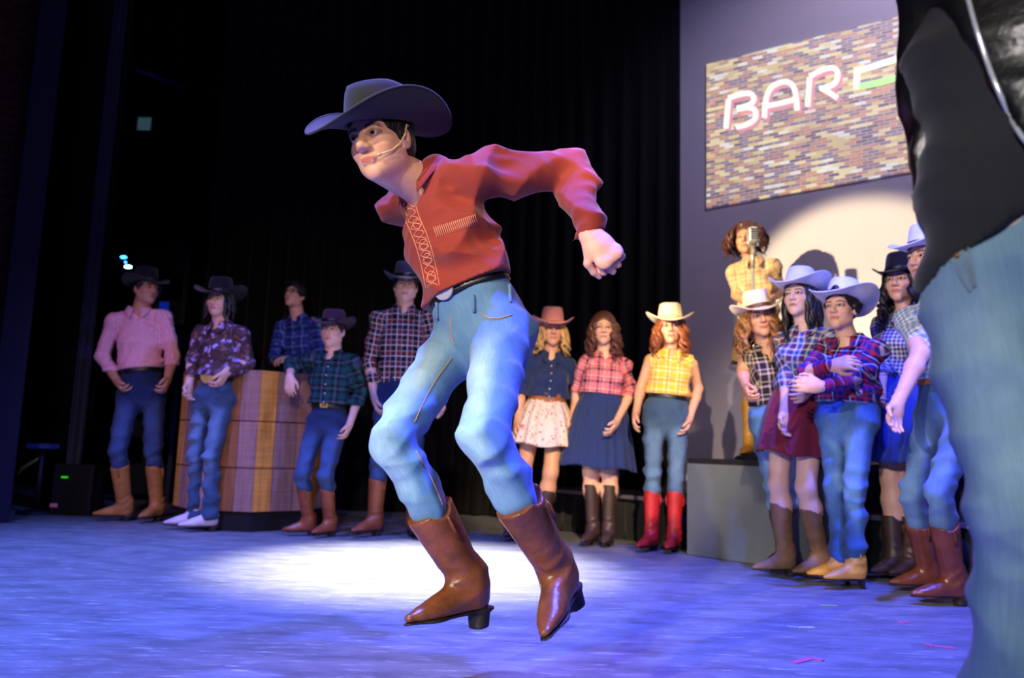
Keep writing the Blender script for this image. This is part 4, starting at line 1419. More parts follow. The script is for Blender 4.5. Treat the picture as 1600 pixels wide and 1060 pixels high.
p = W(84, 790, ys - 0.06); mb = MB(); mb.box(p, (0.028, 0, 0), (0, 0.004, 0), (0, 0, 0.014)); mb.build('sticker', m_plain('pink_sticker', (190, 110, 150), 0.6, emit=0.1), case, smooth=False)

# ---- wooden bar counter (octagonal, three tiers of boards on a black plinth)
bc = FL(393, 6.02); RB = 0.56
bar = empty('bar_counter', bc, 'octagonal wooden bar counter of upright boards on a black plinth', 'counter')
BH = W(415, 578, 5.42)[2]
PL = 0.135
WOODS = [m_wood('amber_board', (206, 142, 52)), m_wood('pinkish_board', (158, 118, 104)), m_wood('brown_board', (150, 92, 46)), m_wood('weathered_board', (136, 104, 96))]
mb = MB(); mb.lathe(bc, (0, 0, 1), (math.cos(0.3), math.sin(0.3), 0), [(RB * 0.97, 0.002), (RB * 0.97, PL - 0.004)], n=8); mb.build('plinth', BLKP, bar, smooth=False)
mb = MB(); mb.lathe(bc, (0, 0, 1), (math.cos(0.3), math.sin(0.3), 0), [(RB * 0.93, PL), (RB * 0.93, BH - 0.012)], n=8); mb.build('core', BLKP, bar, smooth=False)
mb = MB(); mb.lathe(bc, (0, 0, 1), (math.cos(0.3), math.sin(0.3), 0), [(RB * 0.955, BH - 0.012), (RB * 0.955, BH - 0.002)], n=8); mb.build('counter_top', WOODS[2], bar, smooth=False)
tiers = [(PL + 0.002, 0.43), (0.438, 0.755), (0.763, BH)]
pat = [0, 1, 0, 1, 2, 1, 0, 3, 1, 0, 1, 2]
for fc in range(8):
    a0 = 0.3 + fc * math.pi / 4; a1 = a0 + math.pi / 4
    A = bc + RB * np.array([math.cos(a0), math.sin(a0), 0]); Bq = bc + RB * np.array([math.cos(a1), math.sin(a1), 0])
    fx = nrm(Bq - A); Lf = np.linalg.norm(Bq - A); fn = np.array([fx[1], -fx[0], 0])
    if np.dot((A + Bq) / 2, fn) > 3.0 and (A + Bq)[1] / 2 > bc[1] + 0.3:
        pass
    for ti, (z0_, z1_) in enumerate(tiers):
        cuts = [0, 0.30, 0.68, 1.0]
        for j in range(3):
            x0 = cuts[j] * Lf + 0.002; x1 = cuts[j + 1] * Lf - 0.002
            m = WOODS[pat[(fc * 3 + j + (0 if ti < 2 else 0)) % 12]]
            mb = MB(); mb.box(A + fx * (x0 + x1) / 2 - fn * (0.018 - 0.003 * random.random()) + np.array([0, 0, (z0_ + z1_) / 2]), fx * (x1 - x0) / 2, fn * 0.016, (0, 0, (z1_ - z0_) / 2))
            mb.build('board', m, bar, smooth=False)

# ---- strips of tape on the floor
TAPES = [((1240, 1036), (1268, 1029), (1286, 1033), (205, 90, 120), 'bent pink tape mark on the floor near the front edge'),
         ((1446, 1006), (1460, 1010), (1494, 1014), (190, 90, 130), 'long pink tape mark on the floor before the brown boots'),
         ((1402, 972), (1412, 973), (1420, 973), (190, 90, 130), 'short pink tape mark just below the brown boots'),
         ((1230, 979), (1245, 981), (1272, 981), (170, 180, 150), 'bent pale yellow tape mark on the blue floor'),
         ((1280, 946), (1292, 947), (1308, 947), (165, 170, 110), 'short yellowish tape mark below the tan ankle boots')]
for p0, p1, p2, c, lab in TAPES:
    mb = MB(); g = [G(*p, z=0.0015) for p in (p0, p1, p2)]
    for a, b in ((0, 1), (1, 2)):
        d = nrm(g[b] - g[a]); n = np.array([-d[1], d[0], 0]) * 0.012
        mb.box((g[a] + g[b]) / 2 + np.array([0, 0, 0.0004 * b]), (g[b] - g[a]) / 2, n, (0, 0, 0.001))
    tag(mb.build('floor_tape', m_plain('tape_%d_%d' % (p0[0], p0[1]), c, 0.7), smooth=False), lab, 'tape', 'tape marks on the stage floor')

# ---------------------------------------------------------------- the cast
EYE = [m_plain('eye_white', (225, 220, 215), 0.25), m_plain('iris_brown', (70, 45, 30), 0.2), m_plain('pupil', (8, 8, 8), 0.1)]
BUTTON = m_plain('pearl_button', (190, 185, 180), 0.35)
SK = {k: m_skin('skin_' + k, c, b, lp) for k, (c, b, lp) in dict(
    fair=((226, 176, 150), (60, 38, 26), (176, 88, 84)), pale=((232, 190, 172), (50, 32, 26), (170, 70, 76)),
    warm=((214, 158, 124), (46, 30, 22), (164, 80, 72)), tan=((196, 140, 108), (40, 26, 20), (150, 76, 66))).items()}
HB = m_hair('hair_black', (22, 18, 18)); HD = m_hair('hair_dark_brown', (48, 30, 24)); HA = m_hair('hair_auburn', (128, 66, 34))
HBL = m_hair('hair_blonde', (196, 158, 96)); HC = m_hair('hair_honey', (140, 96, 54)); HM = m_hair('hair_brown', (84, 48, 38))
FELT_K = m_cloth('felt_black', (22, 22, 26), 0.9, bump=0.1); FELT_DB = m_cloth('felt_charcoal', (46, 50, 54), 0.9, bump=0.1)
FELT_PU = m_cloth('felt_plum', (66, 40, 58), 0.9, bump=0.1); FELT_NV = m_cloth('felt_slate', (58, 56, 78), 0.9, bump=0.1)
FELT_P = m_cloth('felt_pink', (226, 150, 150), 0.9, bump=0.1); FELT_C = m_cloth('felt_cream', (236, 214, 176), 0.9, bump=0.1)
FELT_W = m_cloth('felt_white', (216, 220, 226), 0.9, bump=0.1)
BAND_K = m_leather('band_black', (20, 18, 18)); BAND_B = m_leather('band_brown', (92, 56, 36)); BAND_C = m_cloth('band_cream', (206, 178, 136))
SOLE = m_leather('sole_dark', (36, 26, 22), 0.6)
BRN = m_leather('boot_brown', (140, 74, 40)); BRN2 = m_leather('boot_chestnut', (128, 70, 38), 0.32, var=0.55); TANB = m_leather('boot_tan', (176, 116, 56), 0.5)
REDB = m_leather('boot_red', (176, 36, 38), 0.4); DKB = m_leather('boot_dark_brown', (62, 44, 38), 0.45); SUEDE = m_leather('boot_olive_suede', (126, 94, 62), 0.8)
GOLDB = m_leather('boot_gold', (220, 158, 60), 0.45); WHB = m_leather('shoe_white', (212, 196, 196), 0.5, var=0.12); MAH = m_leather('boot_mahogany', (104, 54, 36), 0.28)
BELT_K = m_leather('belt_black', (18, 18, 20), 0.4); BELT_B = m_leather('belt_brown', (150, 86, 40), 0.5)
GOLD = m_plain('gold_metal', (226, 188, 96), 0.38, metal=0.35); CHROME = m_plain('chrome', (206, 208, 214), 0.25, metal=0.45)
DEN_L = m_denim('denim_light', (66, 116, 160), (176, 212, 232), 0.6); DEN_M = m_denim('denim_mid', (38, 66, 112), (112, 150, 190), 0.5)
DEN_D = m_denim('denim_dark', (24, 38, 72), (70, 96, 140), 0.4); DEN_G = m_denim('denim_grey_blue', (46, 70, 98), (110, 142, 170), 0.5)
DEN_B = m_denim('denim_bright', (34, 72, 132), (120, 168, 214), 0.6); DEN_F = m_denim('denim_washed', (98, 128, 150), (168, 192, 204), 0.7)

P_PINK = m_plaid('gingham_pink', 0.016, [(0, (222, 120, 140)), (0.5, (250, 210, 215))])
P_BLUE = m_plaid('plaid_blue', 0.085, [(0, (34, 62, 140)), (0.4, (20, 26, 50)), (0.6, (40, 70, 150)), (0.75, (150, 170, 210)), (0.82, (34, 62, 140))])
P_GREEN = m_plaid('plaid_green_black', 0.09, [(0, (22, 70, 72)), (0.38, (14, 18, 22)), (0.62, (52, 92, 84)), (0.74, (96, 60, 110)), (0.80, (18, 24, 28))])
P_RW = m_plaid('plaid_red_white_black', 0.075, [(0, (24, 20, 28)), (0.36, (226, 216, 214)), (0.48, (24, 20, 28)), (0.62, (150, 40, 50)), (0.76, (24, 20, 28)), (0.86, (226, 216, 214)), (0.92, (24, 20, 28))])
P_PN = m_plaid('plaid_pink_navy', 0.085, [(0, (236, 130, 140)), (0.42, (34, 34, 70)), (0.62, (236, 130, 140)), (0.78, (60, 50, 84)), (0.86, (244, 170, 170))])
P_YEL = m_plaid('plaid_yellow', 0.075, [(0, (250, 190, 60)), (0.4, (252, 226, 170)), (0.55, (248, 176, 50)), (0.8, (250, 236, 210)), (0.88, (248, 186, 60))])
P_BEI = m_plaid('plaid_beige', 0.10, [(0, (214, 176, 130)), (0.4, (150, 110, 84)), (0.5, (224, 190, 150)), (0.8, (196, 150, 110)), (0.9, (236, 210, 180))])
P_BW = m_plaid('plaid_black_cream', 0.07, [(0, (44, 36, 44)), (0.4, (206, 190, 168)), (0.58, (60, 48, 54)), (0.8, (214, 200, 180)), (0.9, (40, 32, 40))])
P_LBR = m_plaid('plaid_pale_blue_red', 0.075, [(0, (60, 84, 170)), (0.3, (206, 206, 216)), (0.48, (120, 40, 60)), (0.66, (40, 50, 110)), (0.84, (214, 214, 220))])
P_BR = m_plaid('plaid_blue_red', 0.085, [(0, (32, 40, 130)), (0.3, (176, 36, 54)), (0.46, (20, 20, 60)), (0.64, (180, 196, 226)), (0.72, (30, 36, 110)), (0.88, (190, 50, 60))])
P_NG = m_plaid('gingham_navy', 0.022, [(0, (40, 40, 96)), (0.5, (196, 196, 220))])
P_LB = m_plaid('plaid_light_blue', 0.05, [(0, (120, 160, 216)), (0.35, (226, 232, 240)), (0.6, (60, 84, 140)), (0.72, (190, 210, 236)), (0.9, (240, 240, 244))])
FLO_B = m_floral('floral_brown', (70, 44, 44), [(150, 128, 190), (110, 80, 90), (180, 160, 214), (126, 84, 60)], 26, 0.40)
FLO_S = m_floral('floral_cream', (222, 204, 190), [(190, 110, 100), (226, 206, 190), (170, 130, 110), (214, 150, 140)], 34, 0.34)
DENS = m_cloth('denim_shirt', (34, 48, 92)); NAVY = m_cloth('navy_skirt', (36, 52, 100)); MAROON = m_cloth('maroon_skirt', (112, 34, 56))
BLUSK = m_cloth('blue_skirt', (40, 62, 150)); TANSK = m_cloth('tan_skirt', (190, 150, 100))
RUST = m_cloth('rust_red_shirt', (140, 52, 42), 0.7, var=0.10, scale=16, bump=0.2, sheen=0.2)
TEE = m_cloth('charcoal_tee', (34, 34, 36), 0.95, var=0.2, scale=60); JACK = m_leather('black_leather', (16, 16, 18), 0.33, var=0.3, scale=20)
THREAD = m_plain('pale_thread', (222, 150, 120), 0.6); WIRE = m_plain('beige_wire', (214, 190, 140), 0.5)
TIGHTS = SK['tan']


def Yof(px, py): return float(G(px, py)[1])


SH = dict(mats=None)
CAST = [
    dict(label='person in pink shirt and black hat standing at the far left', H=1.80, Y=Yof(205, 815), yaw=12, build=0.92, skin=SK['tan'], seed=1,
         pelvis=(222, 614), neck=(217, 485), head=(228, 452, -0.03), hyaw=58, hpitch=2,
         el_a=(160, 556, 0.02), wr_a=(184, 597, -0.08), el_b=(270, 556, 0.02), wr_b=(262, 592, -0.10), curl_a=0.6, curl_b=0.6,
         foot_a=(192, 0.0, -78), foot_b=(243, 0.05, -8), top=dict(mat=P_PINK, slr=(0.058, 0.052, 0.042)), bottom=dict(kind='jeans', mat=DEN_D),
         belt=dict(mat=BELT_K, half=0.022), boots=dict(mats=(TANB, SOLE), shaft=0.27), hair=dict(mat=HB, style='short'), hat=dict(mats=(FELT_K, BAND_K), brim=0.08)),
    dict(label='person in brown floral shirt with big gold buckle leaning on the bar counter', H=1.68, Y=Yof(322, 830), yaw=-14, build=0.86, skin=SK['fair'], seed=2,
         pelvis=(334, 622), neck=(347, 508), head=(343, 470, -0.03), hyaw=-6, hpitch=0, fem=False,
         el_a=(302, 562, 0.06), wr_a=(295, 602, -0.02), el_b=(388, 570, 0.02), wr_b=(353, 582, -0.13), curl_a=0.5, curl_b=0.5, hd_b=(-0.3, -0.25, -0.9),
         foot_a=(303, 0.06, -72), foot_b=(326, -0.03, -62), top=dict(mat=FLO_B), bottom=dict(kind='jeans', mat=DEN_G, end=0.0, r_end=0.064, stack=0.6),
         belt=dict(mat=BELT_K, buckle=(0.058, 0.050, GOLD, 'oval')), boots=dict(mats=(WHB, SOLE), shaft=0.05, name='shoe', r_top=0.042), hair=dict(mat=HB, style='long', len=0.20, locks=18), hat=dict(mats=(FELT_K, BAND_K), brim=0.10, curl=0.6)),
    dict(label='person in glasses and blue plaid shirt leaning on the back of the bar counter', H=1.76, Y=6.74, yaw=-14, build=0.95, skin=SK['fair'], seed=3,
         pelvis=(478, 612, 0.12), neck=(466, 497), head=(462, 462, -0.03), hyaw=-24, hpitch=12,
         el_a=(428, 562, -0.05), wr_a=(444, 562, -0.34), el_b=(500, 560, -0.06), wr_b=(452, 562, -0.36), curl_a=0.6, curl_b=0.6, pn_a=(0, 0, -1), pn_b=(0, 0, -1), hd_a=(0.7, -0.5, 0), hd_b=(-0.7, -0.5, 0),
         foot_a=(455, 0.1, -20), foot_b=(498, 0.1, 10), top=dict(mat=P_BLUE, hem=0.1), bottom=dict(kind='jeans', mat=DEN_D), belt=dict(mat=BELT_K), boots=dict(mats=(BRN, SOLE)), hair=dict(mat=HB, style='short')),
    dict(label='small person in plum hat and dark green plaid short sleeves beside the bar counter', H=1.46, Y=Yof(495, 838), yaw=-6, build=0.98, skin=SK['fair'], seed=4, hs=0.97,
         pelvis=(511, 664), neck=(521, 553), head=(520, 517, -0.03), hyaw=-8,
         el_a=(456, 568, 0.06), wr_a=(453, 590, -0.10), el_b=(563, 612, 0.05), wr_b=(546, 664, -0.05), curl_a=0.3, curl_b=0.4, hd_a=(0.1, -0.2, -1), pn_a=(0.2, 0.9, -0.2),
         foot_a=(481, 0.0, -70), foot_b=(514, -0.02, -28), top=dict(mat=P_GREEN, sleeve='roll', slr=(0.062, 0.058, 0.052)), bottom=dict(kind='jeans', mat=DEN_D, w=1.0),
         belt=dict(mat=BELT_K, buckle=(0.022, 0.015, GOLD, 'frame')), boots=dict(mats=(BRN, SOLE), shaft=0.22), hair=dict(mat=HD, style='short'), hat=dict(mats=(FELT_PU, BAND_K), brim=0.075, crown=0.10)),
    dict(label='tall person in slate hat and red white black plaid shirt behind the dancer\'s knee', H=1.80, Y=Yof(585, 838), yaw=8, build=0.95, skin=SK['fair'], seed=5,
         pelvis=(626, 616), neck=(632, 485), head=(634, 447, -0.03), hyaw=6, hpitch=-2,
         el_a=(577, 566, 0.03), wr_a=(586, 622, -0.06), el_b=(684, 566, 0.03), wr_b=(690, 622, -0.06), curl_a=0.4,
         foot_a=(584, 0.0, -35), foot_b=(645, 0.02, 18), top=dict(mat=P_RW, hem=0.12), bottom=dict(kind='jeans', mat=DEN_D),
         boots=dict(mats=(BRN, SOLE), shaft=0.24), hair=dict(mat=HD, style='short'), hat=dict(mats=(FELT_NV, BAND_K), brim=0.078)),
    dict(label='blonde person in pink hat, denim shirt and floral skirt right of the dancer', H=1.60, Y=Yof(850, 846), yaw=4, fem=True, bare=True, skin=SK['warm'], seed=6,
         pelvis=(852, 650), neck=(861, 555), head=(863, 516, -0.03), hyaw=4,
         el_a=(815, 612, 0.03), wr_a=(808, 660, -0.05), el_b=(903, 612, 0.03), wr_b=(893, 658, -0.05),
         foot_a=(803, 0.06, -20), foot_b=(846, 0.0, 5), top=dict(mat=DENS, vneck=0.10), bottom=dict(kind='skirt', mat=FLO_S, len=0.33, flare=0.085, pleats=16, waist=0.28), bvox=0.009,
         belt=dict(mat=BELT_B, half=0.030, off=0.010, buckle=(0.03, 0.025, BELT_B, 'frame')), boots=dict(mats=(DKB, SOLE), shaft=0.22), hair=dict(mat=HBL, style='long_curly', len=0.25, locks=34), hat=dict(mats=(FELT_P, FELT_P), brim=0.080, curl=0.62)),
    dict(label='long-haired person in pink and navy plaid shirt and navy skirt without a hat', H=1.56, Y=Yof(935, 852), yaw=-4, fem=True, bare=True, build=1.08, skin=SK['fair'], seed=7,
         pelvis=(938, 648), neck=(946, 556), head=(943, 514, -0.03), hyaw=-6,
         el_a=(900, 612, 0.10), wr_a=(902, 655, 0.12), el_b=(987, 612, 0.02), wr_b=(962, 662, -0.20),
         foot_a=(926, 0.0, -28), foot_b=(951, -0.03, -18), top=dict(mat=P_PN, hem=0.34, blouse=0.016), bottom=dict(kind='skirt', mat=NAVY, len=0.52, flare=0.10, pleats=22, waist=0.40, rw=0.125), bvox=0.009,
         boots=dict(mats=(DKB, SOLE), shaft=0.26), hair=dict(mat=HM, style='long_curly', len=0.30, locks=46)),
    dict(label='person in cream hat, yellow sleeveless plaid shirt and red boots', H=1.57, Y=Yof(1030, 858) - 0.1, yaw=-6, fem=True, build=1.0, skin=SK['warm'], seed=8,
         pelvis=(1041, 645), neck=(1050, 552), head=(1047, 512, -0.03), hyaw=-10,
         el_a=(1001, 606, 0.03), wr_a=(994, 646, -0.04), el_b=(1091, 608, 0.03), wr_b=(1077, 656, -0.06),
         foot_a=(1018, 0.0, -38), foot_b=(1053, -0.02, -26), top=dict(mat=P_YEL, sleeve='none', blouse=0.012), bottom=dict(kind='jeans', mat=DEN_G, w=0.97, r_end=0.050), bvox=0.008,
         belt=dict(mat=BELT_K, half=0.017), boots=dict(mats=(REDB, SOLE), shaft=0.24), hair=dict(mat=HA, style='long_curly', len=0.27, locks=42), hat=dict(mats=(FELT_C, BAND_C), brim=0.09, curl=0.62)),
    dict(label='curly-haired person in beige plaid shirt singing on the tall platform', H=1.60, Y=5.60, z0=PZ, yaw=-20, fem=True, bare=True, skin=SK['warm'], seed=9,
         pelvis=(1188, 522), neck=(1176, 408), head=(1165, 374, -0.05), hyaw=-26, hroll=4,
         el_a=(1150, 462, 0.02), wr_a=(1164, 470, -0.22), el_b=(1222, 455, 0.04), wr_b=(1196, 472, -0.16), curl_a=0.7, curl_b=0.7,
         foot_a=(1172, 0.0, -35), foot_b=(1192, -0.03, 5), top=dict(mat=P_BEI, hem=0.2, sleeve='short', slen=0.42), bottom=dict(kind='skirt', mat=TANSK, len=0.34, flare=0.05, waist=0.27), bvox=0.009,
         boots=dict(mats=(GOLDB, SOLE), shaft=0.28), hair=dict(mat=HM, style='bob_curly', len=0.19, locks=56)),
    dict(label='person in cream hat with black and cream plaid shirt before the tall platform', H=1.56, Y=4.46, yaw=-8, fem=True, skin=SK['warm'], seed=10,
         pelvis=(1214, 652), neck=(1199, 543), head=(1187, 497, -0.05), hyaw=-8, hroll=8,
         el_a=(1160, 582, 0.0), wr_a=(1166, 606, -0.12), el_b=(1243, 592, 0.04), wr_b=(1228, 625, -0.05), curl_a=0.7,
         foot_a=(1226, 0.10, -50), foot_b=(1250, 0.08, -30), top=dict(mat=P_BW, hem=0.18, sleeve='none', vneck=0.13, open=0.6, buttons=False), bottom=dict(kind='jeans', mat=DEN_L), bvox=0.008,
         belt=dict(mat=BELT_K), boots=dict(mats=(DKB, SOLE), shaft=0.2), hair=dict(mat=HC, style='long_curly', len=0.27, locks=42), hat=dict(mats=(FELT_C, BAND_B), brim=0.085, roll=0.05)),
    dict(label='long dark-haired person in white hat, plaid shirt and maroon skirt', H=1.62, Y=Yof(1262, 898) - 0.08, yaw=-46, fem=True, bare=True, skin=SK['pale'], seed=11,
         pelvis=(1246, 645), neck=(1263, 514), head=(1249, 464, -0.02), hyaw=-44, hpitch=4,
         el_a=(1230, 592, -0.02), wr_a=(1225, 648, -0.10), el_b=(1292, 592, 0.05), wr_b=(1262, 612, -0.16),
         foot_a=(1228, 0.0, -78), foot_b=(1282, -0.06, -64), top=dict(mat=P_LBR, hem=0.24), bottom=dict(kind='skirt', mat=MAROON, len=0.40, flare=0.055, pleats=12, pamp=0.008, waist=0.34, tier=0.62), bvox=0.008,
         boots=dict(mats=(SUEDE, SOLE), shaft=0.24), hair=dict(mat=HB, style='long', len=0.36, locks=38, sway=(0.02, 0.02, 0)), hat=dict(mats=(FELT_W, FELT_W), brim=0.095, tilt=0.10, curl=0.8)),
    dict(label='person in pale blue-white hat and blue red plaid shirt with arms folded', H=1.53, Y=Yof(1312, 918), yaw=-44, fem=True, build=1.06, skin=SK['fair'], seed=12,
         pelvis=(1322, 648), neck=(1329, 531), head=(1314, 483, -0.04), hyaw=-46, hpitch=4,
         el_a=(1258, 582, -0.16), wr_a=(1300, 572, -0.28), el_b=(1346, 592, -0.10), wr_b=(1280, 604, -0.34), curl_a=0.4, curl_b=0.5, pn_a=(0.1, 0.8, -0.3), pn_b=(0.2, 0.9, 0), hd_b=(-1, -0.1, 0.1),
         foot_a=(1314, 0.06, -82), foot_b=(1338, -0.04, -76), top=dict(mat=P_BR, hem=0.14, blouse=0.02), bottom=dict(kind='jeans', mat=DEN_B, w=0.92, end=0.0, r_end=0.058, stack=0.5), heel=0.045,
         belt=dict(mat=BELT_K, half=0.015), boots=dict(mats=(GOLDB, SOLE), shaft=0.06, r_top=0.040, name='ankle_boot', high_heel=True), hair=dict(mat=HB, style='curly_short'), hat=dict(mats=(FELT_W, FELT_W), brim=0.10, tilt=0.16, curl=0.7, back=0.02)),
    dict(label='long-haired person in navy gingham top and blue skirt behind the man in brown boots', H=1.68, Y=Yof(1405, 906), yaw=-48, fem=True, bare=True, skin=SK['fair'], seed=13,
         pelvis=(1412, 622), neck=(1421, 492), head=(1408, 441, -0.02), hyaw=-46, hpitch=2,
         el_a=(1378, 568, 0.04), wr_a=(1376, 612, -0.12), el_b=(1442, 568, 0.05), wr_b=(1420, 610, -0.1),
         foot_a=(1398, 0.02, -62), foot_b=(1425, 0.0, -58), top=dict(mat=P_NG, hem=0.2, sleeve='roll'), bottom=dict(kind='skirt', mat=BLUSK, len=0.50, flare=0.06, waist=0.30), bvox=0.009,
         boots=dict(mats=(DKB, SOLE), shaft=0.18), hair=dict(mat=HB, style='long_curly', len=0.34, locks=42), hat=dict(mats=(FELT_K, BAND_K), brim=0.07, curl=0.62)),
    dict(label='person in pale blue short-sleeved plaid shirt, ripped jeans and mahogany boots at the right', H=1.70, Y=Yof(1480, 945), yaw=-62, skin=SK['fair'], seed=14, build=0.95,
         pelvis=(1486, 640), neck=(1468, 470), head=(1450, 405, -0.03), hyaw=-66,
         el_a=(1438, 552, -0.06), wr_a=(1402, 632, -0.14), el_b=(1518, 556, 0.10), wr_b=(1528, 622, 0.10), curl_a=0.3, hd_a=(-0.35, -0.25, -0.9),
         foot_a=(1452, 0.28, -84), foot_b=(1492, -0.02, -86), top=dict(mat=P_LB, sleeve='short', slen=0.60), bottom=dict(kind='jeans', mat=DEN_M, w=0.95), bvox=0.008,
         belt=dict(mat=BELT_B, half=0.020), boots=dict(mats=(MAH, SOLE), shaft=0.22, r_top=0.066), hair=dict(mat=HD, style='short'), hat=dict(mats=(FELT_W, BAND_K), brim=0.085, curl=0.6, dip=0.01)),
]
for sp in CAST:
    sp['check'] = CHECK
    person(sp)


def tube_part(name, pts, r, mat, parent, n=6):
    mb = MB(); mb.tube(np.array(pts), r, n=n); return mb.build(name, mat, parent)


def glasses(sp):
    O, l, f, u, s, r = (sp[k] for k in ('_O', '_hl', '_hf', '_hu', '_hs', '_root'))
    P = lambda x, y, z: O + s * (x * l + y * f + z * u)
    mb = MB()
    for q in (-1, 1):
        th = np.linspace(0, 2 * math.pi, 21)
        mb.tube([P(q * 0.034 + 0.025 * math.cos(t), 0.104, -0.002 + 0.017 * math.sin(t)) for t in th], 0.0022 * s, n=5, cap=False)
        mb.tube([P(q * 0.058, 0.102, 0.004), P(q * 0.080, 0.06, 0.006), P(q * 0.084, -0.01, 0.006)], 0.002 * s, n=5)
    mb.tube([P(-0.010, 0.106, 0.0), P(0.010, 0.106, 0.0)], 0.002 * s, n=5)
    mb.build('glasses', m_plain('black_frame', (16, 16, 18), 0.3), r)


def headset(sp, q):
    O, l, f, u, s, r = (sp[k] for k in ('_O', '_hl', '_hf', '_hu', '_hs', '_root'))
    P = lambda x, y, z: O + s * (x * l + y * f + z * u)
    h = tube_part('headset_microphone', [P(q * 0.084, -0.02, 0.02), P(q * 0.090, 0.0, 0.018), P(q * 0.086, 0.012, -0.01), P(q * 0.078, 0.032, -0.035), P(q * 0.066, 0.062, -0.055), P(q * 0.044, 0.092, -0.064)], 0.0028 * s, WIRE, r)
    mb = MB(); c = P(q * 0.042, 0.094, -0.065); mb.lathe(c, nrm(-q * l * 0.7 + f * 0.6), u, [(0.002, -0.008), (0.005, -0.004), (0.0055, 0.003), (0.002, 0.007)], n=10); mb.build('capsule', WIRE, h)


glasses(CAST[2]); headset(CAST[1], 1)

# ---- microphone on its stand
yb = 5.25
mp = FL(1180, yb, PZ); k = yb / FPX
ms = empty('microphone_stand', mp, 'vintage microphone on a chrome pole with round black base on the tall platform', 'microphone')
mb = MB(); mb.lathe(mp, (0, 0, 1), (1, 0, 0), [(0.135, 0.002), (0.135, 0.012), (0.11, 0.026), (0.03, 0.036), (0.016, 0.05)], n=32); mb.build('base', BLKP, ms)
tz = W(1178, 420, yb); c = mp + np.array([0.02, 0, 0])
mb = MB(); mb.tube([mp + np.array([0, 0, 0.04]), np.array([mp[0], mp[1], tz[2]])], 0.011, n=12); mb.build('lower_pole', CHROME, ms)
t2 = W(1178, 384, yb)
mb = MB(); mb.tube([np.array([mp[0], mp[1], tz[2]]), np.array([mp[0], mp[1], t2[2]])], 0.015, n=12); mb.build('clutch', m_plain('cream_metal', (226, 214, 180), 0.3, metal=0.7), ms)
hc = np.array([mp[0], mp[1] - 0.01, W(1178, 368, yb)[2]])
S = SDF(); S.box(hc, (0.034, 0.030, 0.056), np.eye(3), rnd=0.018); mh = sdf_obj('microphone_head', S, 0.004, CHROME, ms)
mb = MB()
for i in range(5): mb.box(hc + np.array([0, -0.027, 0.034 - i * 0.016]), (0.026, 0, 0), (0, 0.007, 0), (0, 0, 0.0035))
mb.build('grille', BLKP, mh, smooth=False)
mb = MB(); mb.tube([hc + np.array([-0.04, 0, -0.03]), hc + np.array([-0.03, 0, -0.075]), hc + np.array([0.03, 0, -0.075]), hc + np.array([0.04, 0, -0.03])], 0.006, n=8); mb.build('yoke', CHROME, ms)

# ---------------------------------------------------------------- the dancer in front
def drape_px(objs, pix, off=0.002, n=1):
    """points of the photo laid on the nearest real surface"""
    dg = bpy.context.evaluated_depsgraph_get()
    out = []
    for p in pix:
        d = Vector(ray(*p)).normalized(); best = None
        for o in objs:
            ok, loc, nor, _ = o.ray_cast(o.matrix_world.inverted() @ Vector(CAM), d)
            if ok:
                loc = o.matrix_world @ loc
                t = (loc - Vector(CAM)).length
                if best is None or t < best[0]: best = (t, np.array(loc - d * off))
        if best: out.append(best[1])
    return out


DY = 2.31
dancer = dict(label='dancing person in rust red embroidered shirt, black hat and light jeans, mid-leap', H=1.80, hs=1.06, Y=DY, yaw=-44, pyaw=-38, build=0.92, skin=SK['fair'], seed=21, check=CHECK,
    pelvis=(754, 516, 0.02), neck=(669, 276, 0.02), head=(595, 220, -0.10), hyaw=-24, hpitch=-12, hroll=9,
    sh_a=(624, 322, 0.14), sh_b=(744, 274, -0.10),
    el_a=(712, 362, 0.36), wr_a=(742, 440, 0.30), el_b=(893, 268, -0.02), wr_b=(925, 372, -0.16),
    hd_b=(0.55, -0.30, -0.70), pn_b=(0.25, 0.75, -0.35), th_b=(-0.8, -0.1, -0.5), curl_b=1.05, curl_a=0.8, thumb_b=0.9,
    hip_a=(712, 536, 0.08), hip_b=(784, 530, -0.06), kn_a=(612, 690, -0.13), kn_b=(757, 688, -0.33),
    foot_a=((732, 908, 0.0), (617, 930, -0.15)), foot_b=((868, 888, -0.14), (828, 963, -0.355)),
    top=dict(mat=RUST, hem=0.26, vox=0.0062, slr=(0.066, 0.064, 0.046), loose=0.012, blouse=0.010, vneck=0.09, open=0.45, buttons=False, folds=[((0.35, 0.1, 0.9), 0.11, 0.013), ((0.75, 0.2, -0.6), 0.13, 0.012), ((0.25, 0.4, 0.85), 0.05, 0.003)]),
    bottom=dict(kind='jeans', mat=DEN_L, vox=0.0062, w=1.0, r_end=0.060, end=0.12, stack=0.35),
    belt=dict(mat=BELT_K, half=0.024, buckle=(0.037, 0.030, CHROME, 'oval')), boots=dict(mats=(BRN2, SOLE), shaft=0.205, r_top=0.070, heel=0.042, vox=0.0045, size=1.0),
    hair=dict(mat=HB, style='short'), hat=dict(mats=(FELT_DB, BAND_K), brim=0.105, crown=0.108, curl=0.62, dip=0.025, tilt=0.02, size=1.0, roll=-0.14, lift=0.046, yaw=0.42), fvox=0.0028, hvox=0.0032)
person(dancer)
headset(dancer, 1)
# embroidery: scrolls down the button band and a ribbed band over the pocket
sh_ = dancer['_shirt']
bpy.context.view_layer.update()


def path(a, b, n): return [(a[0] + (b[0] - a[0]) * i / (n - 1), a[1] + (b[1] - a[1]) * i / (n - 1)) for i in range(n)]


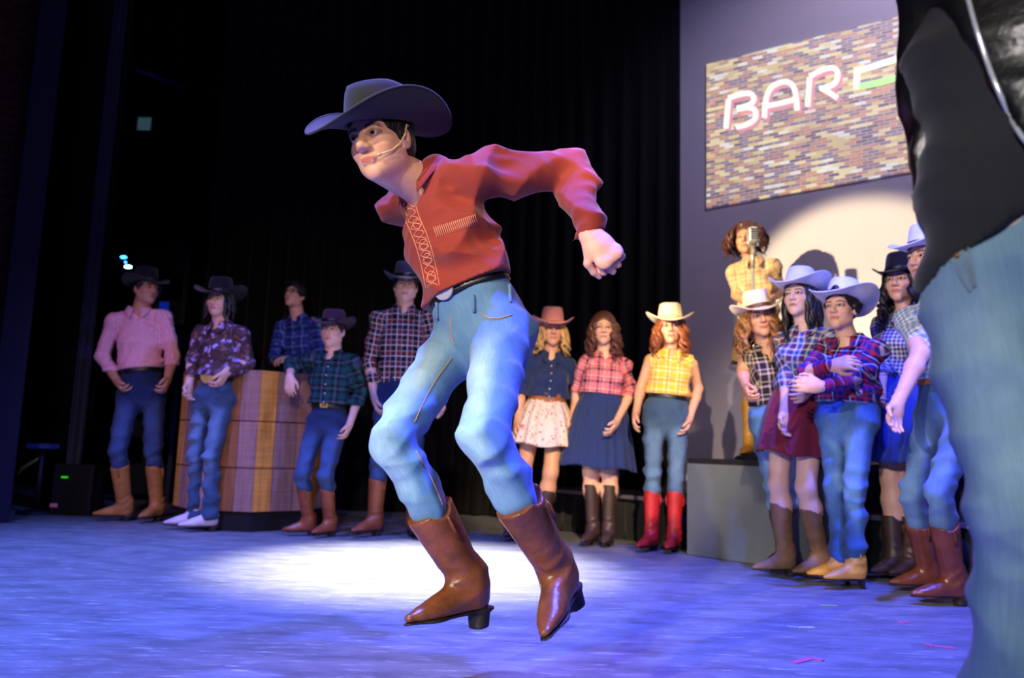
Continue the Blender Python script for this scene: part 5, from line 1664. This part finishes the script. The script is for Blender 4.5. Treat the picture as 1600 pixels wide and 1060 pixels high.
spine = arc([(634, 306), (644, 340), (658, 374), (668, 408), (676, 448)], 16)
sp_ = np.array(spine); tn = np.gradient(sp_, axis=0); tn /= np.linalg.norm(tn, axis=1)[:, None]; nm_ = np.stack([-tn[:, 1], tn[:, 0]], 1)
for off, kind in ((-11, 0), (11, 0), (0, 1), (0, 2)):
    pts = []
    for i, (p, n_) in enumerate(zip(sp_, nm_)):
        o = off if kind == 0 else (8 if kind == 1 else -8) * math.sin(i * 0.62)
        pts.append(tuple(p + n_ * o))
    g = drape_px([sh_], pts, 0.0015)
    if len(g) > 4: tube_part('embroidery', g, 0.0015, THREAD, sh_, n=4)
for cx, cy in ((652, 350), (662, 382), (668, 404), (674, 432)):
    g = drape_px([sh_], [(cx + 6.5 * math.cos(t), cy + 8 * math.sin(t)) for t in np.linspace(0, 6.3, 16)], 0.0015)
    if len(g) > 4: tube_part('embroidery', g, 0.0013, THREAD, sh_, n=4)
a_, b_ = np.array((680, 362.0)), np.array((744, 342.0))
for i in range(22):
    p = a_ + (b_ - a_) * i / 21
    g = drape_px([sh_], [(p[0] - 2, p[1] - 7), (p[0] - 1, p[1] - 2), (p[0] + 1, p[1] + 3), (p[0] + 3, p[1] + 9)], 0.0013)
    if len(g) > 2: tube_part('embroidery', g, 0.0016, THREAD, sh_, n=4)
# seams on the dancer's jeans
SEAM = m_plain('ochre_stitch', (176, 138, 86), 0.7); SEAMB = m_plain('denim_seam', (60, 96, 136), 0.8)
jn = dancer['_jeans']
def seam(objs, pix, r, mat, parent, name='seam', off=0.0015):
    g = drape_px(objs, arc(pix, 6), off)
    if len(g) > 3: tube_part(name, g, r, mat, parent, n=5)
seam([jn], [(752, 490), (764, 497), (782, 497), (800, 492)], 0.0020, SEAM, jn, 'pocket_seam')
seam([jn], [(704, 494), (704, 512), (706, 530), (712, 540)], 0.0018, SEAM, jn, 'fly_seam')
seam([jn], [(706, 560), (684, 590), (664, 625), (648, 660)], 0.0018, SEAM, jn, 'inner_seam')
seam([jn], [(650, 705), (668, 735), (682, 765), (692, 790)], 0.0018, SEAM, jn, 'inner_seam')
for (x, y) in ((740, 474), (683, 486), (797, 458)):
    g = drape_px([jn] + [o for o in bpy.data.objects if o.name.startswith('belt') and o.parent == dancer['_root']], [(x - 1, y - 13), (x, y - 6), (x, y), (x, y + 6), (x + 1, y + 14)], 0.004)
    if len(g) > 2: tube_part('belt_loop', g, 0.0055, DEN_L, jn, n=6)

# ---------------------------------------------------------------- the person close at the right edge
FY = 1.22
fore = dict(label='person in black leather jacket and washed jeans close at the right edge', H=1.80, Y=FY, yaw=-34, build=0.90, skin=SK['fair'], seed=31, check=CHECK,
    sh_a=(1474, -60, 0.06), sh_b=(1760, -60, -0.06), pelvis=(1616, 408, 0.0), neck=(1606, -120, 0.02), head=(1590, -330, 0.0), hyaw=-34,
    el_a=(1454, 130, 0.12), wr_a=(1482, 348, 0.15), el_b=(1790, 130, 0.0), wr_b=(1740, 380, -0.1), hd_a=(0.8, 0.35, -0.35), curl_a=0.6,
    foot_a=(1594, 0.06, -40), foot_b=(1780, 0.0, -20), kn_a=(1590, 800, -0.02),
    top=dict(mat=TEE, hem=0.10, hemv=(-1.0, 0.75), vox=0.008, sleeve='short', collar=False, buttons=False, name='t_shirt', loose=0.028, blouse=0.0, vneck=0.0, folds=[((0.5, 0, 0.85), 0.16, 0.009), ((-0.2, 0, 1), 0.10, 0.004)]),
    bottom=dict(kind='jeans', mat=DEN_F, vox=0.007, w=1.06, r_end=0.085, end=0.0, stack=0.6, waist=0.24, hipw=0.90, folds=[((0.55, 0.1, 0.8), 0.17, 0.010)], cut=(0.115, -1.0, 0.75)),
    boots=dict(mats=(DKB, SOLE), shaft=0.08, name='shoe', r_top=0.05), hair=dict(mat=HD, style='short'))
person(fore)
# jacket, open at the front
u, l, f, T, s = (fore[k] for k in ('_u', '_l', '_f', '_T', '_s')); pel = fore['_pel']; nk = fore['_nk']
J = SDF(); bd = 0.93 * s
J.rc(pel + u * T * 0.10, pel + u * T * 0.35, 0.178 * bd, 0.176 * bd, k=0.03, flat=(f, 0.76))
J.rc(pel + u * T * 0.35, pel + u * T * 0.62, 0.176 * bd, 0.186 * bd, k=0.03, flat=(f, 0.74))
J.rc(pel + u * T * 0.62, pel + u * T * 0.86, 0.186 * bd, 0.135 * bd, k=0.03, flat=(f, 0.74))
for q in 'ab':
    J.rc(fore['_sh'][q], nk - u * 0.03, 0.082, 0.085, k=0.03)
torso_in = SDF()
J.rc(nk - u * 0.04, nk + u * 0.3, 0.070, 0.075, k=0.01, sub=True)
Rj = frame_rot(l, f, u)
J.box(pel + u * 0.28 + f * 0.23 - l * 0.24, (0.165, 0.215, 0.75), Rj @ np.array([[0.925, 0, -0.38], [0, 1, 0], [0.38, 0, 0.925]]), rnd=0.02, sub=True)
for q in 'ab':
    J.rc(fore['_sh'][q], fore['_el'][q], 0.068, 0.056, k=0.03)
    J.rc(fore['_el'][q], fore['_wr'][q], 0.056, 0.045, k=0.02)
J.plane(pel + u * T * 0.14, -u)
J.disp = folds([(nrm(fore['_wr']['a'] - fore['_el']['a'] + 0.05 * l), 0.09, 0.003), (nrm(l + f), 0.12, 0.004)], seed=5)
jk = sdf_obj('jacket', J, 0.008, JACK, fore['_root'])
# jeans details
bpy.context.view_layer.update()
jf = fore['_jeans']; tee = fore['_shirt']
STI = m_plain('grey_stitch', (120, 132, 140), 0.7); FLYB = m_plain('copper_rivet', (170, 96, 50), 0.35, metal=0.8)
seam([jf], [(1482, 352), (1488, 390), (1500, 430), (1516, 456)], 0.0022, STI, jf, 'fly_seam', 0.002)
seam([jf], [(1496, 348), (1503, 388), (1512, 424), (1522, 450)], 0.0018, STI, jf, 'fly_seam', 0.002)
seam([jf], [(1508, 346), (1512, 380), (1518, 420), (1524, 448)], 0.0018, STI, jf, 'fly_seam', 0.002)
seam([jf], [(1572, 306), (1584, 310), (1596, 309), (1612, 304)], 0.0022, STI, jf, 'pocket_seam', 0.002)
for x, y in ((1510, 378), (1495, 400)):
    g = drape_px([jf], [(x, y)], 0.001)
    if g:
        mb = MB(); mb.lathe(g[0], CAM - g[0], (0, 0, 1), [(0.004, -0.002), (0.0045, 0.001), (0.002, 0.003), (0.0003, 0.0032)], n=10); mb.build('rivet', FLYB, jf)
g = drape_px([jk], arc([(1512, -4), (1530, 60), (1555, 130), (1585, 195), (1606, 225)], 6), 0.003)
if len(g) > 3: tube_part('zip', g, 0.004, CHROME, jk)
print('tris', sum(len(o.data.polygons) * 2 for o in bpy.data.objects if o.type == 'MESH'))
